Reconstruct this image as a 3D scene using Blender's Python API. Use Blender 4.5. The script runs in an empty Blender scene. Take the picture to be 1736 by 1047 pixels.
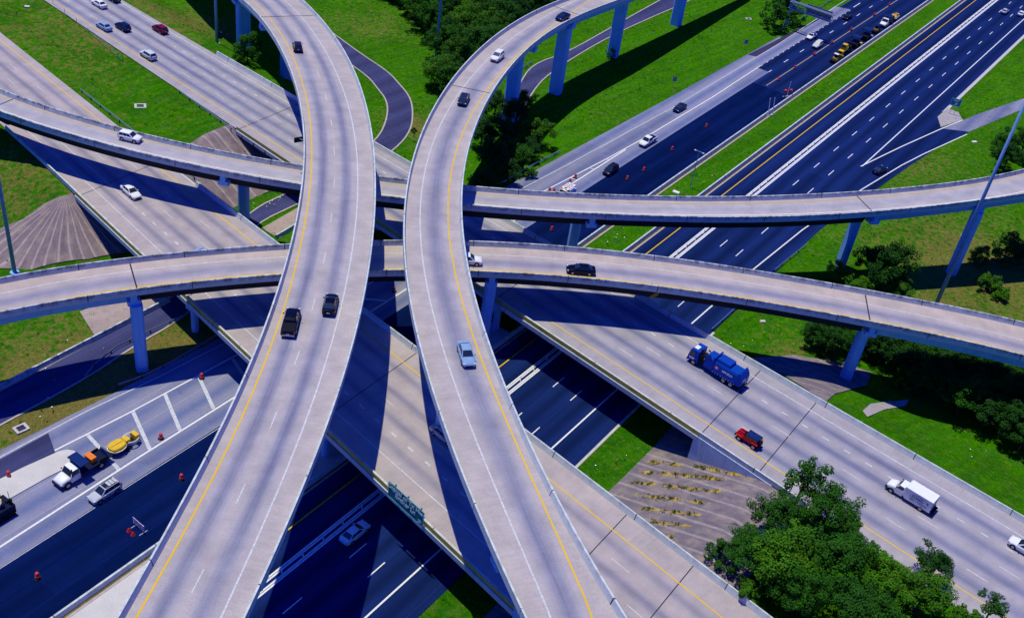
import bpy, bmesh, math, random
import numpy as np
from mathutils import Vector, Matrix
random.seed(7); rng = np.random.default_rng(7)
SC = bpy.context.scene; COL = SC.collection; R = math.radians

# ------------------------------------------------------------------ camera
FPX, PITCH, ROLL, CAMH = 1846.924, R(36.0156), R(8.9605), 115.05     # solved from the photograph
_f = np.array([0, math.cos(PITCH), -math.sin(PITCH)]); _r = np.array([1., 0, 0]); _u = np.cross(_r, _f)
CR = math.cos(ROLL) * _r + math.sin(ROLL) * _u
CU = -math.sin(ROLL) * _r + math.cos(ROLL) * _u
CF = _f; CC = np.array([0, 0, CAMH])
cd = bpy.data.cameras.new("camera"); cam = bpy.data.objects.new("camera", cd); COL.objects.link(cam)
cd.sensor_fit = 'HORIZONTAL'; cd.sensor_width = 36; cd.lens = FPX / 1736 * 36
cd.clip_start = 1; cd.clip_end = 6000
cam.matrix_world = Matrix(((CR[0], CU[0], -CF[0], CC[0]), (CR[1], CU[1], -CF[1], CC[1]), (CR[2], CU[2], -CF[2], CC[2]), (0, 0, 0, 1)))
SC.camera = cam
# ------------------------------------------------------------------ light
SX, SY = 0.235, -0.135                        # shadow drift per metre of height, measured from the ramp shadows
sund = Vector((SX, SY, -1)).normalized()      # direction the sunlight travels
W = bpy.data.worlds.new("World"); SC.world = W; W.use_nodes = True
nt = W.node_tree; nt.nodes.clear()
sky = nt.nodes.new('ShaderNodeTexSky'); sky.sky_type = 'NISHITA'; sky.sun_disc = False
sky.sun_elevation = math.asin(-sund.z); sky.sun_rotation = math.atan2(-sund.x, -sund.y)
hs = nt.nodes.new('ShaderNodeHueSaturation'); hs.inputs['Saturation'].default_value = 1.4; hs.inputs['Value'].default_value = 1.0
bgn = nt.nodes.new('ShaderNodeBackground'); bgn.inputs[1].default_value = 0.05
wo = nt.nodes.new('ShaderNodeOutputWorld')
tint = nt.nodes.new('ShaderNodeMix'); tint.data_type = 'RGBA'; tint.blend_type = 'MULTIPLY'; tint.inputs[0].default_value = 1; tint.inputs[7].default_value = (.05, .48, 3.0, 1)
nt.links.new(sky.outputs[0], hs.inputs['Color']); nt.links.new(hs.outputs[0], tint.inputs[6]); nt.links.new(tint.outputs[2], bgn.inputs[0]); nt.links.new(bgn.outputs[0], wo.inputs[0])
sl = bpy.data.lights.new("sun", 'SUN'); sl.energy = 3.9; sl.angle = R(0.5); sl.color = (1, .97, .66)
so = bpy.data.objects.new("sun", sl); COL.objects.link(so); so.rotation_euler = sund.to_track_quat('-Z', 'Y').to_euler(); so.location = (0, 150, 200)
SC.view_settings.view_transform = 'Standard'; SC.view_settings.look = 'None'; SC.view_settings.exposure = 0; SC.view_settings.gamma = 1

# ------------------------------------------------------------------ helpers
def bk(px, z=0.):
    """photograph pixels -> world points on height z (number, array or function of world x, y)"""
    px = np.atleast_2d(np.array(px, float))
    d = ((px[:, 0] - 868) / FPX)[:, None] * CR + (-(px[:, 1] - 523.5) / FPX)[:, None] * CU + CF
    if callable(z):
        h = np.full(len(px), 15.)
        for _ in range(25):
            P = CC + d * ((h - CAMH) / d[:, 2])[:, None]; h = z(P[:, 0], P[:, 1])
    else: h = np.broadcast_to(z, (len(px),))
    return CC + d * ((h - CAMH) / d[:, 2])[:, None]
AZ = R(30.817); MD = np.array([math.sin(AZ), math.cos(AZ)]); MN = np.array([MD[1], -MD[0]])   # expressway direction / right-hand normal
def uv2w(u, v, z=0.): p = MD * u + MN * v; return (p[0], p[1], z)
def w2uv(p): return float(p[0] * MD[0] + p[1] * MD[1]), float(p[0] * MN[0] + p[1] * MN[1])
def pxs(off, s, pts): return [(off[0] + x / s, off[1] + y / s) for x, y in pts]
def tag(o, label=None, cat=None, group=None, kind=None):
    if label: o['label'] = label
    if cat: o['category'] = cat
    if group: o['group'] = group
    if kind: o['kind'] = kind
    return o
class MB:
    def __init__(s): s.v = []; s.f = []; s.m = []; s.uv = []
    def add(s, pts, faces, mi=0, uvs=None):
        b = len(s.v); s.v += [tuple(map(float, p)) for p in pts]
        for k, f in enumerate(faces):
            s.f.append([b + i for i in f]); s.m.append(mi)
            s.uv.append([uvs[i] for i in f] if uvs is not None else [(0, 0)] * len(f))
    def quad(s, a, b, c, d, mi=0, uv=None): s.add([a, b, c, d], [(0, 1, 2, 3)], mi, uv)
    def box(s, c, d, mi=0, M=None, taper=1.):
        x, y, z = d[0] / 2, d[1] / 2, d[2] / 2; t = taper
        P = [(-x, -y, -z), (x, -y, -z), (x, y, -z), (-x, y, -z), (-x * t, -y * t, z), (x * t, -y * t, z), (x * t, y * t, z), (-x * t, y * t, z)]
        P = [Vector(p) for p in P]
        P = [(M @ p if M else p) + Vector(c) for p in P]
        s.add(P, [(3, 2, 1, 0), (4, 5, 6, 7), (0, 1, 5, 4), (1, 2, 6, 5), (2, 3, 7, 6), (3, 0, 4, 7)], mi)
    def tube(s, a, b, r0, r1=None, n=10, mi=0, cap=True):
        r1 = r0 if r1 is None else r1; a = Vector(a); b = Vector(b); d = (b - a).normalized()
        q = d.to_track_quat('Z', 'Y').to_matrix(); P = []
        for c, r in ((a, r0), (b, r1)):
            for i in range(n):
                t = 2 * math.pi * i / n; P.append(c + q @ Vector((r * math.cos(t), r * math.sin(t), 0)))
        F = [(i, (i + 1) % n, n + (i + 1) % n, n + i) for i in range(n)]
        if cap: F += [tuple(range(n - 1, -1, -1)), tuple(range(n, 2 * n))]
        s.add(P, F, mi)
    def lathe(s, prof, c=(0, 0, 0), n=14, mi=0):
        P = []; k = len(prof)
        for r, z in prof:
            for i in range(n):
                t = 2 * math.pi * i / n; P.append((c[0] + r * math.cos(t), c[1] + r * math.sin(t), c[2] + z))
        F = [(j * n + i, j * n + (i + 1) % n, (j + 1) * n + (i + 1) % n, (j + 1) * n + i) for j in range(k - 1) for i in range(n)]
        F += [tuple(range(n - 1, -1, -1)), tuple(range((k - 1) * n, k * n))]
        s.add(P, F, mi)
    def mesh(s, name, mats, smooth=False):
        me = bpy.data.meshes.new(name); me.from_pydata(s.v, [], s.f)
        for m in (mats if isinstance(mats, (list, tuple)) else [mats]): me.materials.append(m)
        me.polygons.foreach_set('material_index', s.m)
        ul = me.uv_layers.new(name='uv'); ul.data.foreach_set('uv', [c for f in s.uv for p in f for c in p])
        if smooth: me.polygons.foreach_set('use_smooth', [True] * len(s.f))
        me.update(); return me
    def build(s, name, mats, parent=None, smooth=False, loc=None):
        o = bpy.data.objects.new(name, s.mesh(name, mats, smooth)); COL.objects.link(o)
        if parent: o.parent = parent
        if loc is not None: o.location = loc
        return o
def empty(name, label=None, cat=None, loc=(0, 0, 0), rz=0, group=None):
    o = bpy.data.objects.new(name, None); COL.objects.link(o); o.location = loc; o.rotation_euler = (0, 0, rz); o.empty_display_size = .5
    return tag(o, label, cat, group)
def dup(o, parent=None):
    c = o.copy(); COL.objects.link(c); c.parent = parent
    for ch in list(o.children): dup(ch, c)
    return c

# ------------------------------------------------------------------ materials
class NT:
    def __init__(s, name):
        s.m = bpy.data.materials.new(name); s.m.use_nodes = True; s.t = s.m.node_tree; s.t.nodes.clear()
        s.o = s.n('OutputMaterial'); s.b = s.n('BsdfPrincipled'); s.l(s.b.outputs[0], s.o.inputs[0])
    def n(s, k): return s.t.nodes.new('ShaderNode' + k)
    def l(s, a, b): s.t.links.new(a, b)
    def put(s, sock, v):
        if isinstance(v, (int, float)): sock.default_value = v
        elif isinstance(v, tuple): sock.default_value = v if len(v) == len(sock.default_value) else v + (1,)
        else: s.l(v, sock)
    def math(s, op, a, b=0., c=None, clamp=False):
        n = s.n('Math'); n.operation = op; n.use_clamp = clamp; s.put(n.inputs[0], a); s.put(n.inputs[1], b)
        if c is not None: s.put(n.inputs[2], c)
        return n.outputs[0]
    def mix(s, f, a, b, mode='MIX'):
        n = s.n('Mix'); n.data_type = 'RGBA'; n.blend_type = mode; s.put(n.inputs[0], f); s.put(n.inputs[6], a); s.put(n.inputs[7], b); return n.outputs[2]
    def coord(s, k='Object'): return s.n('TexCoord').outputs[k]
    def uv(s): n = s.n('UVMap'); n.uv_map = 'uv'; return n.outputs[0]
    def sep(s, v): n = s.n('SeparateXYZ'); s.l(v, n.inputs[0]); return n.outputs
    def comb(s, x, y, z=0.): n = s.n('CombineXYZ'); s.put(n.inputs[0], x); s.put(n.inputs[1], y); s.put(n.inputs[2], z); return n.outputs[0]
    def scale(s, v, k): n = s.n('VectorMath'); n.operation = 'MULTIPLY'; s.l(v, n.inputs[0]); n.inputs[1].default_value = k; return n.outputs[0]
    def noise(s, v, sc, det=4., rough=.55, lo=.3, hi=.7):
        n = s.n('TexNoise'); s.l(v, n.inputs['Vector']); n.inputs['Scale'].default_value = sc; n.inputs['Detail'].default_value = det; n.inputs['Roughness'].default_value = rough
        return s.rng(n.outputs[0], lo, hi)
    def rng(s, v, lo, hi, a=0., b=1.):
        n = s.n('MapRange'); s.put(n.inputs[0], v); s.put(n.inputs[1], lo); s.put(n.inputs[2], hi); s.put(n.inputs[3], a); s.put(n.inputs[4], b); return n.outputs[0]
    def fin(s, col, rough=.85, spec=.3, metal=0., bump=None, bs=.3, bd=.05):
        s.put(s.b.inputs['Base Color'], col); s.put(s.b.inputs['Roughness'], rough); s.b.inputs['Specular IOR Level'].default_value = spec; s.put(s.b.inputs['Metallic'], metal)
        if bump is not None:
            n = s.n('Bump'); n.inputs['Strength'].default_value = bs; n.inputs['Distance'].default_value = bd; s.l(bump, n.inputs['Height']); s.l(n.outputs[0], s.b.inputs['Normal'])
        return s.m
def plain(name, c, rough=.6, spec=.4, metal=0., var=.12, sc=2.):
    t = NT(name); n = t.noise(t.coord(), sc, 5.)
    return t.fin(t.mix(n, tuple(x * (1 - var) for x in c), tuple(min(1, x * (1 + var)) for x in c)), rough, spec, metal)

def mat_deck(name, lane, shoulder, dark, nl, tine=.5, bandw=.30, bstr=.75):
    """concrete deck; uv.x runs 0..1 shoulder, 1..1+nl lanes, then shoulder; uv.y metres along"""
    t = NT(name); u, v, _ = t.sep(t.uv()); P = t.coord()
    inl = t.math('MULTIPLY', t.math('GREATER_THAN', u, 1.), t.math('LESS_THAN', u, 1. + nl))
    fr = t.math('FRACT', u); d = t.math('ABSOLUTE', t.math('SUBTRACT', fr, .5))
    band = t.rng(d, bandw, .04); band = t.math('MULTIPLY', band, inl)
    st = t.noise(t.comb(t.math('MULTIPLY', u, 1.6), t.math('MULTIPLY', v, .035)), 1., 3., .5, .25, .75)
    fine = t.noise(t.comb(t.math('MULTIPLY', u, 14.), t.math('MULTIPLY', v, .05)), 1., 4., .6, .3, .7)
    band = t.math('MULTIPLY', band, t.math('MULTIPLY_ADD', st, .7, .3)); band = t.math('MULTIPLY', band, t.math('MULTIPLY_ADD', fine, .5, .55))
    soft = t.rng(d, .5, .1); soft = t.math('MULTIPLY', soft, inl)
    base = t.mix(soft, shoulder, lane)
    col = t.mix(t.math('MULTIPLY', band, bstr, clamp=True), base, dark)
    n1 = t.noise(P, .35, 6., .6); n2 = t.noise(P, 6., 3., .6)
    col = t.mix(.22, col, t.mix(n1, (.16, .15, .18), (.8, .76, .78)), 'OVERLAY')
    stripe = t.noise(t.comb(t.math('MULTIPLY', u, .25), t.math('MULTIPLY', v, 1.), 0.), 2.2, 3., .6, .35, .65)
    col = t.mix(t.math('MULTIPLY', t.math('SUBTRACT', 1., inl), .10 * tine), col, t.mix(stripe, (.12, .1, .11), (.6, .56, .55)))
    col = t.mix(.16, col, t.mix(n2, (.1, .1, .12), (.7, .68, .7)), 'OVERLAY')
    bl = t.noise(P, .12, 2., .5, .58, .7); col = t.mix(t.math('MULTIPLY', bl, .12), col, (.2, .19, .25))
    wn = t.n('TexWhiteNoise'); wn.noise_dimensions = '1D'; t.l(t.math('FLOOR', t.math('DIVIDE', t.math('ADD', v, 3.65), 7.3)), wn.inputs['W']); col = t.mix(t.rng(wn.outputs[0], .0, 1., 0., .08), col, (.12, .115, .16))
    # panel joints across the deck
    j = t.math('ABSOLUTE', t.math('SUBTRACT', t.math('FRACT', t.math('DIVIDE', v, 7.3)), .5)); jl = t.rng(j, .006, .003)
    col = t.mix(t.math('MULTIPLY', jl, .14), col, (.08, .08, .1))
    return t.fin(col, .9, .2, bump=n2, bs=.15, bd=.02)
def mat_barrier(name, c=(.48, .49, .58), stain=.55):
    """uv.x metres along, uv.y 0 base .. 1 top"""
    t = NT(name); uv = t.uv(); u, v, _ = t.sep(uv); P = t.coord()
    s1 = t.noise(t.comb(t.math('MULTIPLY', u, .6), t.math('MULTIPLY', v, .5)), 1.5, 6., .7, .40, .62)
    s2 = t.noise(t.comb(t.math('MULTIPLY', u, 5.), t.math('MULTIPLY', v, .25)), 1., 4., .6, .42, .66)
    top = t.rng(v, .15, .8); k = t.math('MULTIPLY', t.math('MULTIPLY', s1, top), stain)
    k2 = t.math('MULTIPLY', t.math('MULTIPLY', s2, t.rng(v, 1., .1, .15, .8)), stain * .5)
    col = t.mix(k, c, (.06, .065, .1)); col = t.mix(k2, col, (.16, .15, .17))
    j = t.math('ABSOLUTE', t.math('SUBTRACT', t.math('FRACT', t.math('DIVIDE', u, 15.2)), .5)); col = t.mix(t.rng(j, .006, .003), col, (.05, .05, .07))
    n = t.noise(P, 5., 4.); col = t.mix(.15, col, t.mix(n, (.2, .2, .2), (.8, .8, .8)), 'OVERLAY')
    return t.fin(col, .88, .25, bump=n, bs=.15, bd=.02)
def mat_conc(name, a, b, sc=.6, stain=.3, along=None):
    t = NT(name); P = t.coord(); n1 = t.noise(P, sc, 6., .6); n2 = t.noise(P, 7., 4.)
    st = t.noise(t.scale(P, (1.2, 1.2, .12)), 1., 4., .6, .5, .75)
    col = t.mix(n1, a, b); col = t.mix(t.math('MULTIPLY', st, stain), col, tuple(x * .35 for x in a)); col = t.mix(.14, col, t.mix(n2, (.2, .2, .2), (.8, .8, .8)), 'OVERLAY')
    return t.fin(col, .9, .2, bump=n2, bs=.15, bd=.02)
def mat_asph(name, c, c2, wear=.5, lane=None, off=0., patch=.3, wc=None):
    """asphalt in expressway coordinates: object x across, y along"""
    t = NT(name); P = t.coord(); x, y, _ = t.sep(P)
    n1 = t.noise(t.comb(t.math('MULTIPLY', x, .6), t.math('MULTIPLY', y, .05)), 1., 5., .6, .3, .7)
    n2 = t.noise(P, 9., 3., .7, .25, .75); n3 = t.noise(P, .25, 4., .6, .5, .8)
    col = t.mix(n1, c, c2)
    if lane:
        fr = t.math('FRACT', t.math('DIVIDE', t.math('SUBTRACT', x, off), lane)); d = t.math('ABSOLUTE', t.math('SUBTRACT', fr, .5))
        col = t.mix(t.math('MULTIPLY', t.rng(d, .32, .05), wear), col, (wc or tuple(k * .35 for k in c)))
    if lane:
        wn = t.n('TexWhiteNoise'); wn.noise_dimensions = '2D'; li = t.math('FLOOR', t.math('DIVIDE', t.math('SUBTRACT', x, off), lane)); t.l(t.comb(li, t.math('FLOOR', t.math('ADD', t.math('DIVIDE', y, 46.), t.math('MULTIPLY', li, .37)))), wn.inputs['Vector'])
        col = t.mix(t.rng(wn.outputs[0], 0., 1., 0., .38), col, tuple(k * .45 for k in c)); ed = t.math('ABSOLUTE', t.math('SUBTRACT', fr, .5)); col = t.mix(t.math('MULTIPLY', t.rng(ed, .47, .497), .25), col, tuple(min(1, k * 1.8) for k in c2))
    col = t.mix(t.math('MULTIPLY', n3, patch), col, tuple(min(1, k * 1.7) for k in c2))
    col = t.mix(.35, col, t.mix(n2, (.2, .2, .2), (.8, .8, .8)), 'OVERLAY')
    cr = t.n('TexVoronoi'); cr.feature = 'DISTANCE_TO_EDGE'; cr.inputs['Scale'].default_value = .12
    wob = t.n('TexNoise'); wob.inputs['Scale'].default_value = .5; t.l(P, wob.inputs['Vector']); vm = t.n('VectorMath'); vm.operation = 'ADD'; t.l(t.scale(wob.outputs[1], (4, 4, 0)), vm.inputs[0]); t.l(P, vm.inputs[1]); t.l(vm.outputs[0], cr.inputs['Vector'])
    col = t.mix(t.math('MULTIPLY', t.rng(cr.outputs[0], .006, .002), .25), col, tuple(k * .4 for k in c))
    return t.fin(col, .95, .015, bump=n2, bs=.2, bd=.02)
def mat_paint(name, c, wear=.35):
    t = NT(name); P = t.coord(); n = t.noise(P, 3., 6., .7, .35, .6); n2 = t.noise(P, .2, 3.)
    return t.fin(t.mix(t.math('MULTIPLY', n, wear), c, tuple(k * .45 for k in c)), .8, .3)

M_deckE = mat_deck('deck_two_lane', (.325, .315, .39), (.42, .375, .39), (.075, .085, .21), 2, .7, .27, .9)
M_deckF = mat_deck('deck_one_lane', (.325, .315, .39), (.42, .375, .39), (.095, .105, .23), 1, .7, .36, .8)
M_deckC = mat_deck('deck_cross', (.35, .33, .40), (.46, .385, .37), (.11, .115, .24), 1, .5, .30, .75)
M_deckD = mat_deck('deck_cross_pale', (.40, .385, .44), (.43, .385, .41), (.22, .22, .35), 1, .35, .30, .5)
M_deckA = mat_deck('deck_highway', (.35, .315, .36), (.41, .355, .37), (.10, .10, .21), 4, .6, .25, .75)
M_deckB = mat_deck('deck_highway_grey', (.28, .275, .365), (.36, .335, .38), (.06, .075, .20), 4, .6, .27, .85)
M_barW = mat_barrier('barrier_weathered', (.56, .61, .64), .85); M_barL = mat_barrier('barrier_pale', (.56, .61, .64), .35)
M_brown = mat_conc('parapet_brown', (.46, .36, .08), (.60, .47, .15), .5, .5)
M_gut = mat_conc('gutter_dirt_shade', (.11, .09, .02), (.20, .16, .05), .5, .5)  # dirt brown, with the shade on the median wall's side mixed into the colour
M_slab = mat_conc('slab_concrete', (.40, .47, .56), (.48, .54, .62), .5, .4)
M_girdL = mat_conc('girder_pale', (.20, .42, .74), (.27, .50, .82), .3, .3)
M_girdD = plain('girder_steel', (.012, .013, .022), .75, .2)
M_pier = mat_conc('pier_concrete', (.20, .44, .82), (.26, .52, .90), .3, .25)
M_joint = plain('joint_seal', (.03, .03, .05), .8, .1)
M_white = mat_paint('paint_white', (.78, .78, .82)); M_pale = mat_paint('paint_white_worn', (.62, .64, .72), .6); M_yel = mat_paint('paint_yellow', (.74, .46, .003), .2)
M_yelpale = mat_paint('paint_yellow_worn', (.58, .42, .14), .5)

# ------------------------------------------------------------------ flyover ramps
def zfun(ys, zs):
    c = np.polyfit(ys, zs, 3); lo, hi = min(ys), max(ys); dl = np.polyval(np.polyder(c), lo); dh = np.polyval(np.polyder(c), hi)
    def f(x, y):
        y = np.asarray(y, float); k = np.clip(y, lo, hi)
        return np.polyval(c, k) + np.where(y < lo, (y - lo) * dl * .3, 0) + np.where(y > hi, (y - hi) * dh * .6, 0)
    return f
zE = zfun([73, 109, 134, 161, 199, 244], [26, 25.5, 24.3, 22.5, 19.5, 16.5])
zF = zfun([73, 109, 140, 170, 210, 250, 290], [26.3, 25.8, 24.9, 23.5, 21.6, 19.8, 18.2])
zC = lambda x, y: np.full(np.shape(y), 15.)
zD = lambda x, y: 15. + np.clip((np.asarray(x, float) - 30) / 60, 0, 2) ** 2 * 2.6
def curve(px, zf, dz, deg, n=240, ext=(60, 60)):
    P = bk(px, lambda x, y: zf(x, y) + dz)[:, :2]
    d = np.r_[0, np.cumsum(np.linalg.norm(np.diff(P, axis=0), axis=1))]; t = d / d[-1]
    cx, cy = np.polyfit(t, P[:, 0], deg), np.polyfit(t, P[:, 1], deg)
    s = np.linspace(0, 1, n); Q = np.stack([np.polyval(cx, s), np.polyval(cy, s)], 1)
    a = Q[0] - Q[2]; a /= np.linalg.norm(a); b = Q[-1] - Q[-3]; b /= np.linalg.norm(b)
    h = np.arange(1, 9) / 8.
    return np.vstack([(Q[0] + np.outer(h * ext[0], a))[::-1], Q, Q[-1] + np.outer(h * ext[1], b)])
def densify(P, k=6):
    t = np.arange(len(P)); s = np.linspace(0, len(P) - 1, len(P) * k); return np.stack([np.interp(s, t, P[:, i]) for i in (0, 1)], 1)
def smooth1(a, k=9):
    p = np.pad(a, k, mode='edge'); w = np.hanning(2 * k + 1); w /= w.sum(); return np.convolve(p, w, 'valid')
class Ramp: pass
def stations(L, Rr, zf, lines, zoff=.0):
    """matched cross sections between the two barrier lines"""
    r = Ramp(); Rd = densify(Rr)
    idx = np.array([np.argmin(((Rd - p) ** 2).sum(1)) for p in L]); idx = np.maximum.accumulate(idx)
    Q = Rd[idx]; Q = np.stack([smooth1(Q[:, 0], 4), smooth1(Q[:, 1], 4)], 1)
    w = np.linalg.norm(Q - L, axis=1); r.w = w; r.L = L; r.u = (Q - L) / w[:, None]
    r.s = np.r_[0, np.cumsum(np.linalg.norm(np.diff((L + Q) / 2, axis=0), axis=1))]; r.zf = zf; r.o = {}
    for k, P in lines.items():
        Pd = densify(P, 10)
        o = np.array([np.dot(Pd[np.argmin(np.abs((Pd - L[i]) @ np.array([-r.u[i][1], r.u[i][0]])) + .02 * np.linalg.norm(Pd - L[i], axis=1))] - L[i], r.u[i]) for i in range(len(L))])
        c = np.polyfit(r.s[10:-10], np.clip(o[10:-10], .6, w[10:-10] - .6), 4); ss = np.clip(r.s, r.s[9], r.s[-10]); r.o[k] = np.polyval(c, ss)
    def P(i, o, dz=0.):
        p = r.L[i] + r.u[i] * o; return (p[0], p[1], float(r.zf(p[0], p[1])) + dz)
    r.P = P
    def atpx(px): p = bk([px], zf)[0][:2]; return int(np.argmin((((r.L + r.u * (r.w / 2)[:, None]) - p) ** 2).sum(1)))
    r.at = atpx
    return r
def sweep(r, prof, i0=0, i1=None, closed=True, uvf=None, caps=True):
    """prof(i) -> [(offset, dz)...] ring; returns MB"""
    mb = MB(); i1 = len(r.L) if i1 is None else i1; rings = []; uvs = []
    for i in range(i0, i1):
        p = prof(i); rings.append([r.P(i, o, z) for o, z in p]); uvs.append([uvf(i, k, o, z) if uvf else (r.s[i], 0) for k, (o, z) in enumerate(p)])
    n = len(rings[0]); pts = [q for g in rings for q in g]; uv = [q for g in uvs for q in g]
    F = []
    for a in range(len(rings) - 1):
        for k in range(n if closed else n - 1):
            k2 = (k + 1) % n; F.append((a * n + k, a * n + k2, (a + 1) * n + k2, (a + 1) * n + k))
    if closed and caps: F += [tuple(range(n - 1, -1, -1)), tuple(range((len(rings) - 1) * n, len(rings) * n))]
    mb.add(pts, F, 0, uv); return mb
def barrier_prof(r, side, bh=.9, wb=.42, wt=.22):
    def f(i):
        a = [(0., -.22), (wb, -.22), (wb, .02), (wt, bh), (0., bh)]
        return a if side == 0 else [(r.w[i] - o, z) for o, z in a]
    return f
def buv(bh): return lambda i, k, o, z: (0, 0)
def flyover(name, label, Lpx, Rpx, zf, deg, lines, order, nl, deckm, barm, segs, joints, dash=None, ext=(60, 60), bh=.9, gd=2.5, inset=1.3, linem=None):
    L = curve(Lpx, zf, bh, deg, ext=ext); Rr = curve(Rpx, zf, bh, deg, ext=(ext[0] + 25, ext[1] + 25))
    r = stations(L, Rr, zf, {k: curve(v, zf, 0, 5, ext=ext) for k, v in lines.items()})
    t = empty(name, label, 'overpass'); N = len(r.L); a, b = order          # a: line name near L, b: near R
    # deck strips with lane coordinate
    def dp(i): return [(.25, 0.), (r.o[a][i], 0.), (r.o[b][i], 0.), (r.w[i] - .25, 0.)]
    mb = sweep(r, dp, closed=False, uvf=lambda i, k, o, z: ((0, 1, 1 + nl, 2 + nl)[k], r.s[i])); 
    deck = mb.build('deck', deckm, t, True)
    sl = sweep(r, lambda i: [(.03, -.16), (.03, -.36), (r.w[i] - .03, -.36), (r.w[i] - .03, -.16)]); sl.build('slab', M_slab, t)
    for side in (0, 1):
        pb = sweep(r, barrier_prof(r, side, bh), uvf=lambda i, k, o, z: (r.s[i], max(0, z) / bh)); pb.build('barrier', barm, t)
    for p0, p1, m in segs:
        i0 = 0 if p0 is None else r.at(p0); i1 = N if p1 is None else r.at(p1)
        if i0 > i1: i0, i1 = i1, i0
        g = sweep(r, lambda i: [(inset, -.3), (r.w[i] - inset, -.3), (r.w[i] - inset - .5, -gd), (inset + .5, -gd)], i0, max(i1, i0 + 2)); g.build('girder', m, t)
    for k, m in (linem or {'y': M_yel, 'w': M_pale}).items():
        sweep(r, lambda i: [(r.o[k][i] - .10, .015), (r.o[k][i] + .10, .015)], closed=False).build('edge_line', m, t)
    for j in joints:
        i = r.at(j[:2]) if len(j) == 2 else r.at(j); c = r.L[i] + r.u[i] * r.w[i] / 2
        mb = MB(); tv = np.array([-r.u[i][1], r.u[i][0]]) * .11
        def pp(o, s): q = r.L[i] + r.u[i] * o + tv * s; return (q[0], q[1], float(zf(q[0], q[1])) + .022)
        mb.quad(pp(.5, -1), pp(r.w[i] - .5, -1), pp(r.w[i] - .5, 1), pp(.5, 1)); mb.build('expansion_joint', M_joint, t)
    if dash:
        s = dash[0]
        while s < r.s[-1] - 4:
            si = np.linspace(s, s + 3.05, 4); pts = []
            for q in si:
                ii = min(np.searchsorted(r.s, q), N - 1); o = (r.o[a][ii] + r.o[b][ii]) / 2
                L0 = np.array([np.interp(q, r.s, r.L[:, 0]), np.interp(q, r.s, r.L[:, 1])]); u = np.array([np.interp(q, r.s, r.u[:, 0]), np.interp(q, r.s, r.u[:, 1])])
                for e in (-.07, .07): w = L0 + u * (o + e); pts.append((w[0], w[1], float(zf(w[0], w[1])) + .016))
            mb = MB(); mb.add(pts, [(2 * k, 2 * k + 1, 2 * k + 3, 2 * k + 2) for k in range(3)]); s += dash[1]; mb.build('lane_dash', M_pale, t)
    r.obj = t; r.inset = inset; r.gd = gd; return r
def pier(r, base_px, zb, cw=(2.3, 1.9), capd=1.5, wide=None, i=None):
    """column and inverted-tee cap under a ramp, column foot at a photograph pixel"""
    b = bk([base_px], zb)[0]
    if i is None: i = int(np.argmin((((r.L + r.u * (r.w / 2)[:, None]) - b[:2]) ** 2).sum(1)))
    c = r.L[i] + r.u[i] * r.w[i] / 2; d = r.u[i]; ang = math.atan2(d[1], d[0]); M = Matrix.Rotation(ang, 3, 'Z')
    zt = float(r.zf(c[0], c[1])) - r.gd + .2; cx, cy = b[0], b[1]
    mb = MB(); h = zt - zb; ch = .35; hw, hl = cw[0] / 2, cw[1] / 2
    ring = [(-hw + ch, -hl), (hw - ch, -hl), (hw, -hl + ch), (hw, hl - ch), (hw - ch, hl), (-hw + ch, hl), (-hw, hl - ch), (-hw, -hl + ch)]
    pts = []
    for z in (zb - 1.5, zt):
        for x, y in ring: v = M @ Vector((x, y, 0)); pts.append((cx + v.x, cy + v.y, z))
    mb.add(pts, [(k, (k + 1) % 8, 8 + (k + 1) % 8, 8 + k) for k in range(8)] + [tuple(range(7, -1, -1)), tuple(range(8, 16))])
    p = mb.build('pier', M_pier, r.obj)
    m2 = MB(); wl = (wide or r.w[i] - .9)
    m2.box((c[0], c[1], zt + .35), (wl, 1.9, .8), M=M); m2.box((c[0], c[1], zt + 1.35), (wl, .95, 1.3), M=M)
    m2.build('pier_cap', M_pier, p)
    return p

# traced lines (photograph pixels)
EL = [(412, 0), (430, 16), (456.7, 51), (474, 77.5), (487.5, 107), (499.5, 139), (507.6, 171), (512.5, 211), (514.5, 240.7), (514.5, 278), (511.6, 295), (507.6, 337.6), (500, 380.4), (490.2, 417.8), (479.5, 458), (467.4, 495.4), (453.5, 538), (438.6, 576), (417.2, 627), (393, 677.8), (369, 731), (337, 795.5), (321, 823), (290, 882), (259.4, 932.8), (230, 986), (198, 1045)]
ER = [(514, 0), (537, 21.4), (558.4, 48), (579.8, 80), (601, 117.7), (614.5, 152.4), (624, 187), (630.6, 222), (634.6, 256.8), (637, 300), (636, 348), (633.3, 393.7), (628.4, 441.9), (621, 482), (611.5, 530), (603.8, 573.5), (590.5, 616), (575.8, 656), (561, 696.5), (545, 736.6), (535.6, 775), (518, 818), (496, 868.6), (471.5, 925), (447.4, 978), (427, 1021), (414, 1047)]
FL = [(1006, -20), (948, 0), (894.8, 24), (860, 45.5), (817.8, 76), (788.4, 107), (763, 139), (740.2, 171), (724, 203), (709.5, 238), (699.5, 268), (693.4, 287), (688, 319), (685.4, 351), (684.6, 388.4), (685.4, 425.8), (688, 463), (693.4, 500.7), (700.7, 538), (710.8, 592), (725.5, 637.7), (740, 677.8), (753.6, 723), (771, 768.7), (783, 802), (804.4, 855), (831, 916.8), (858, 975.6), (887.3, 1039.8)]
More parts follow.
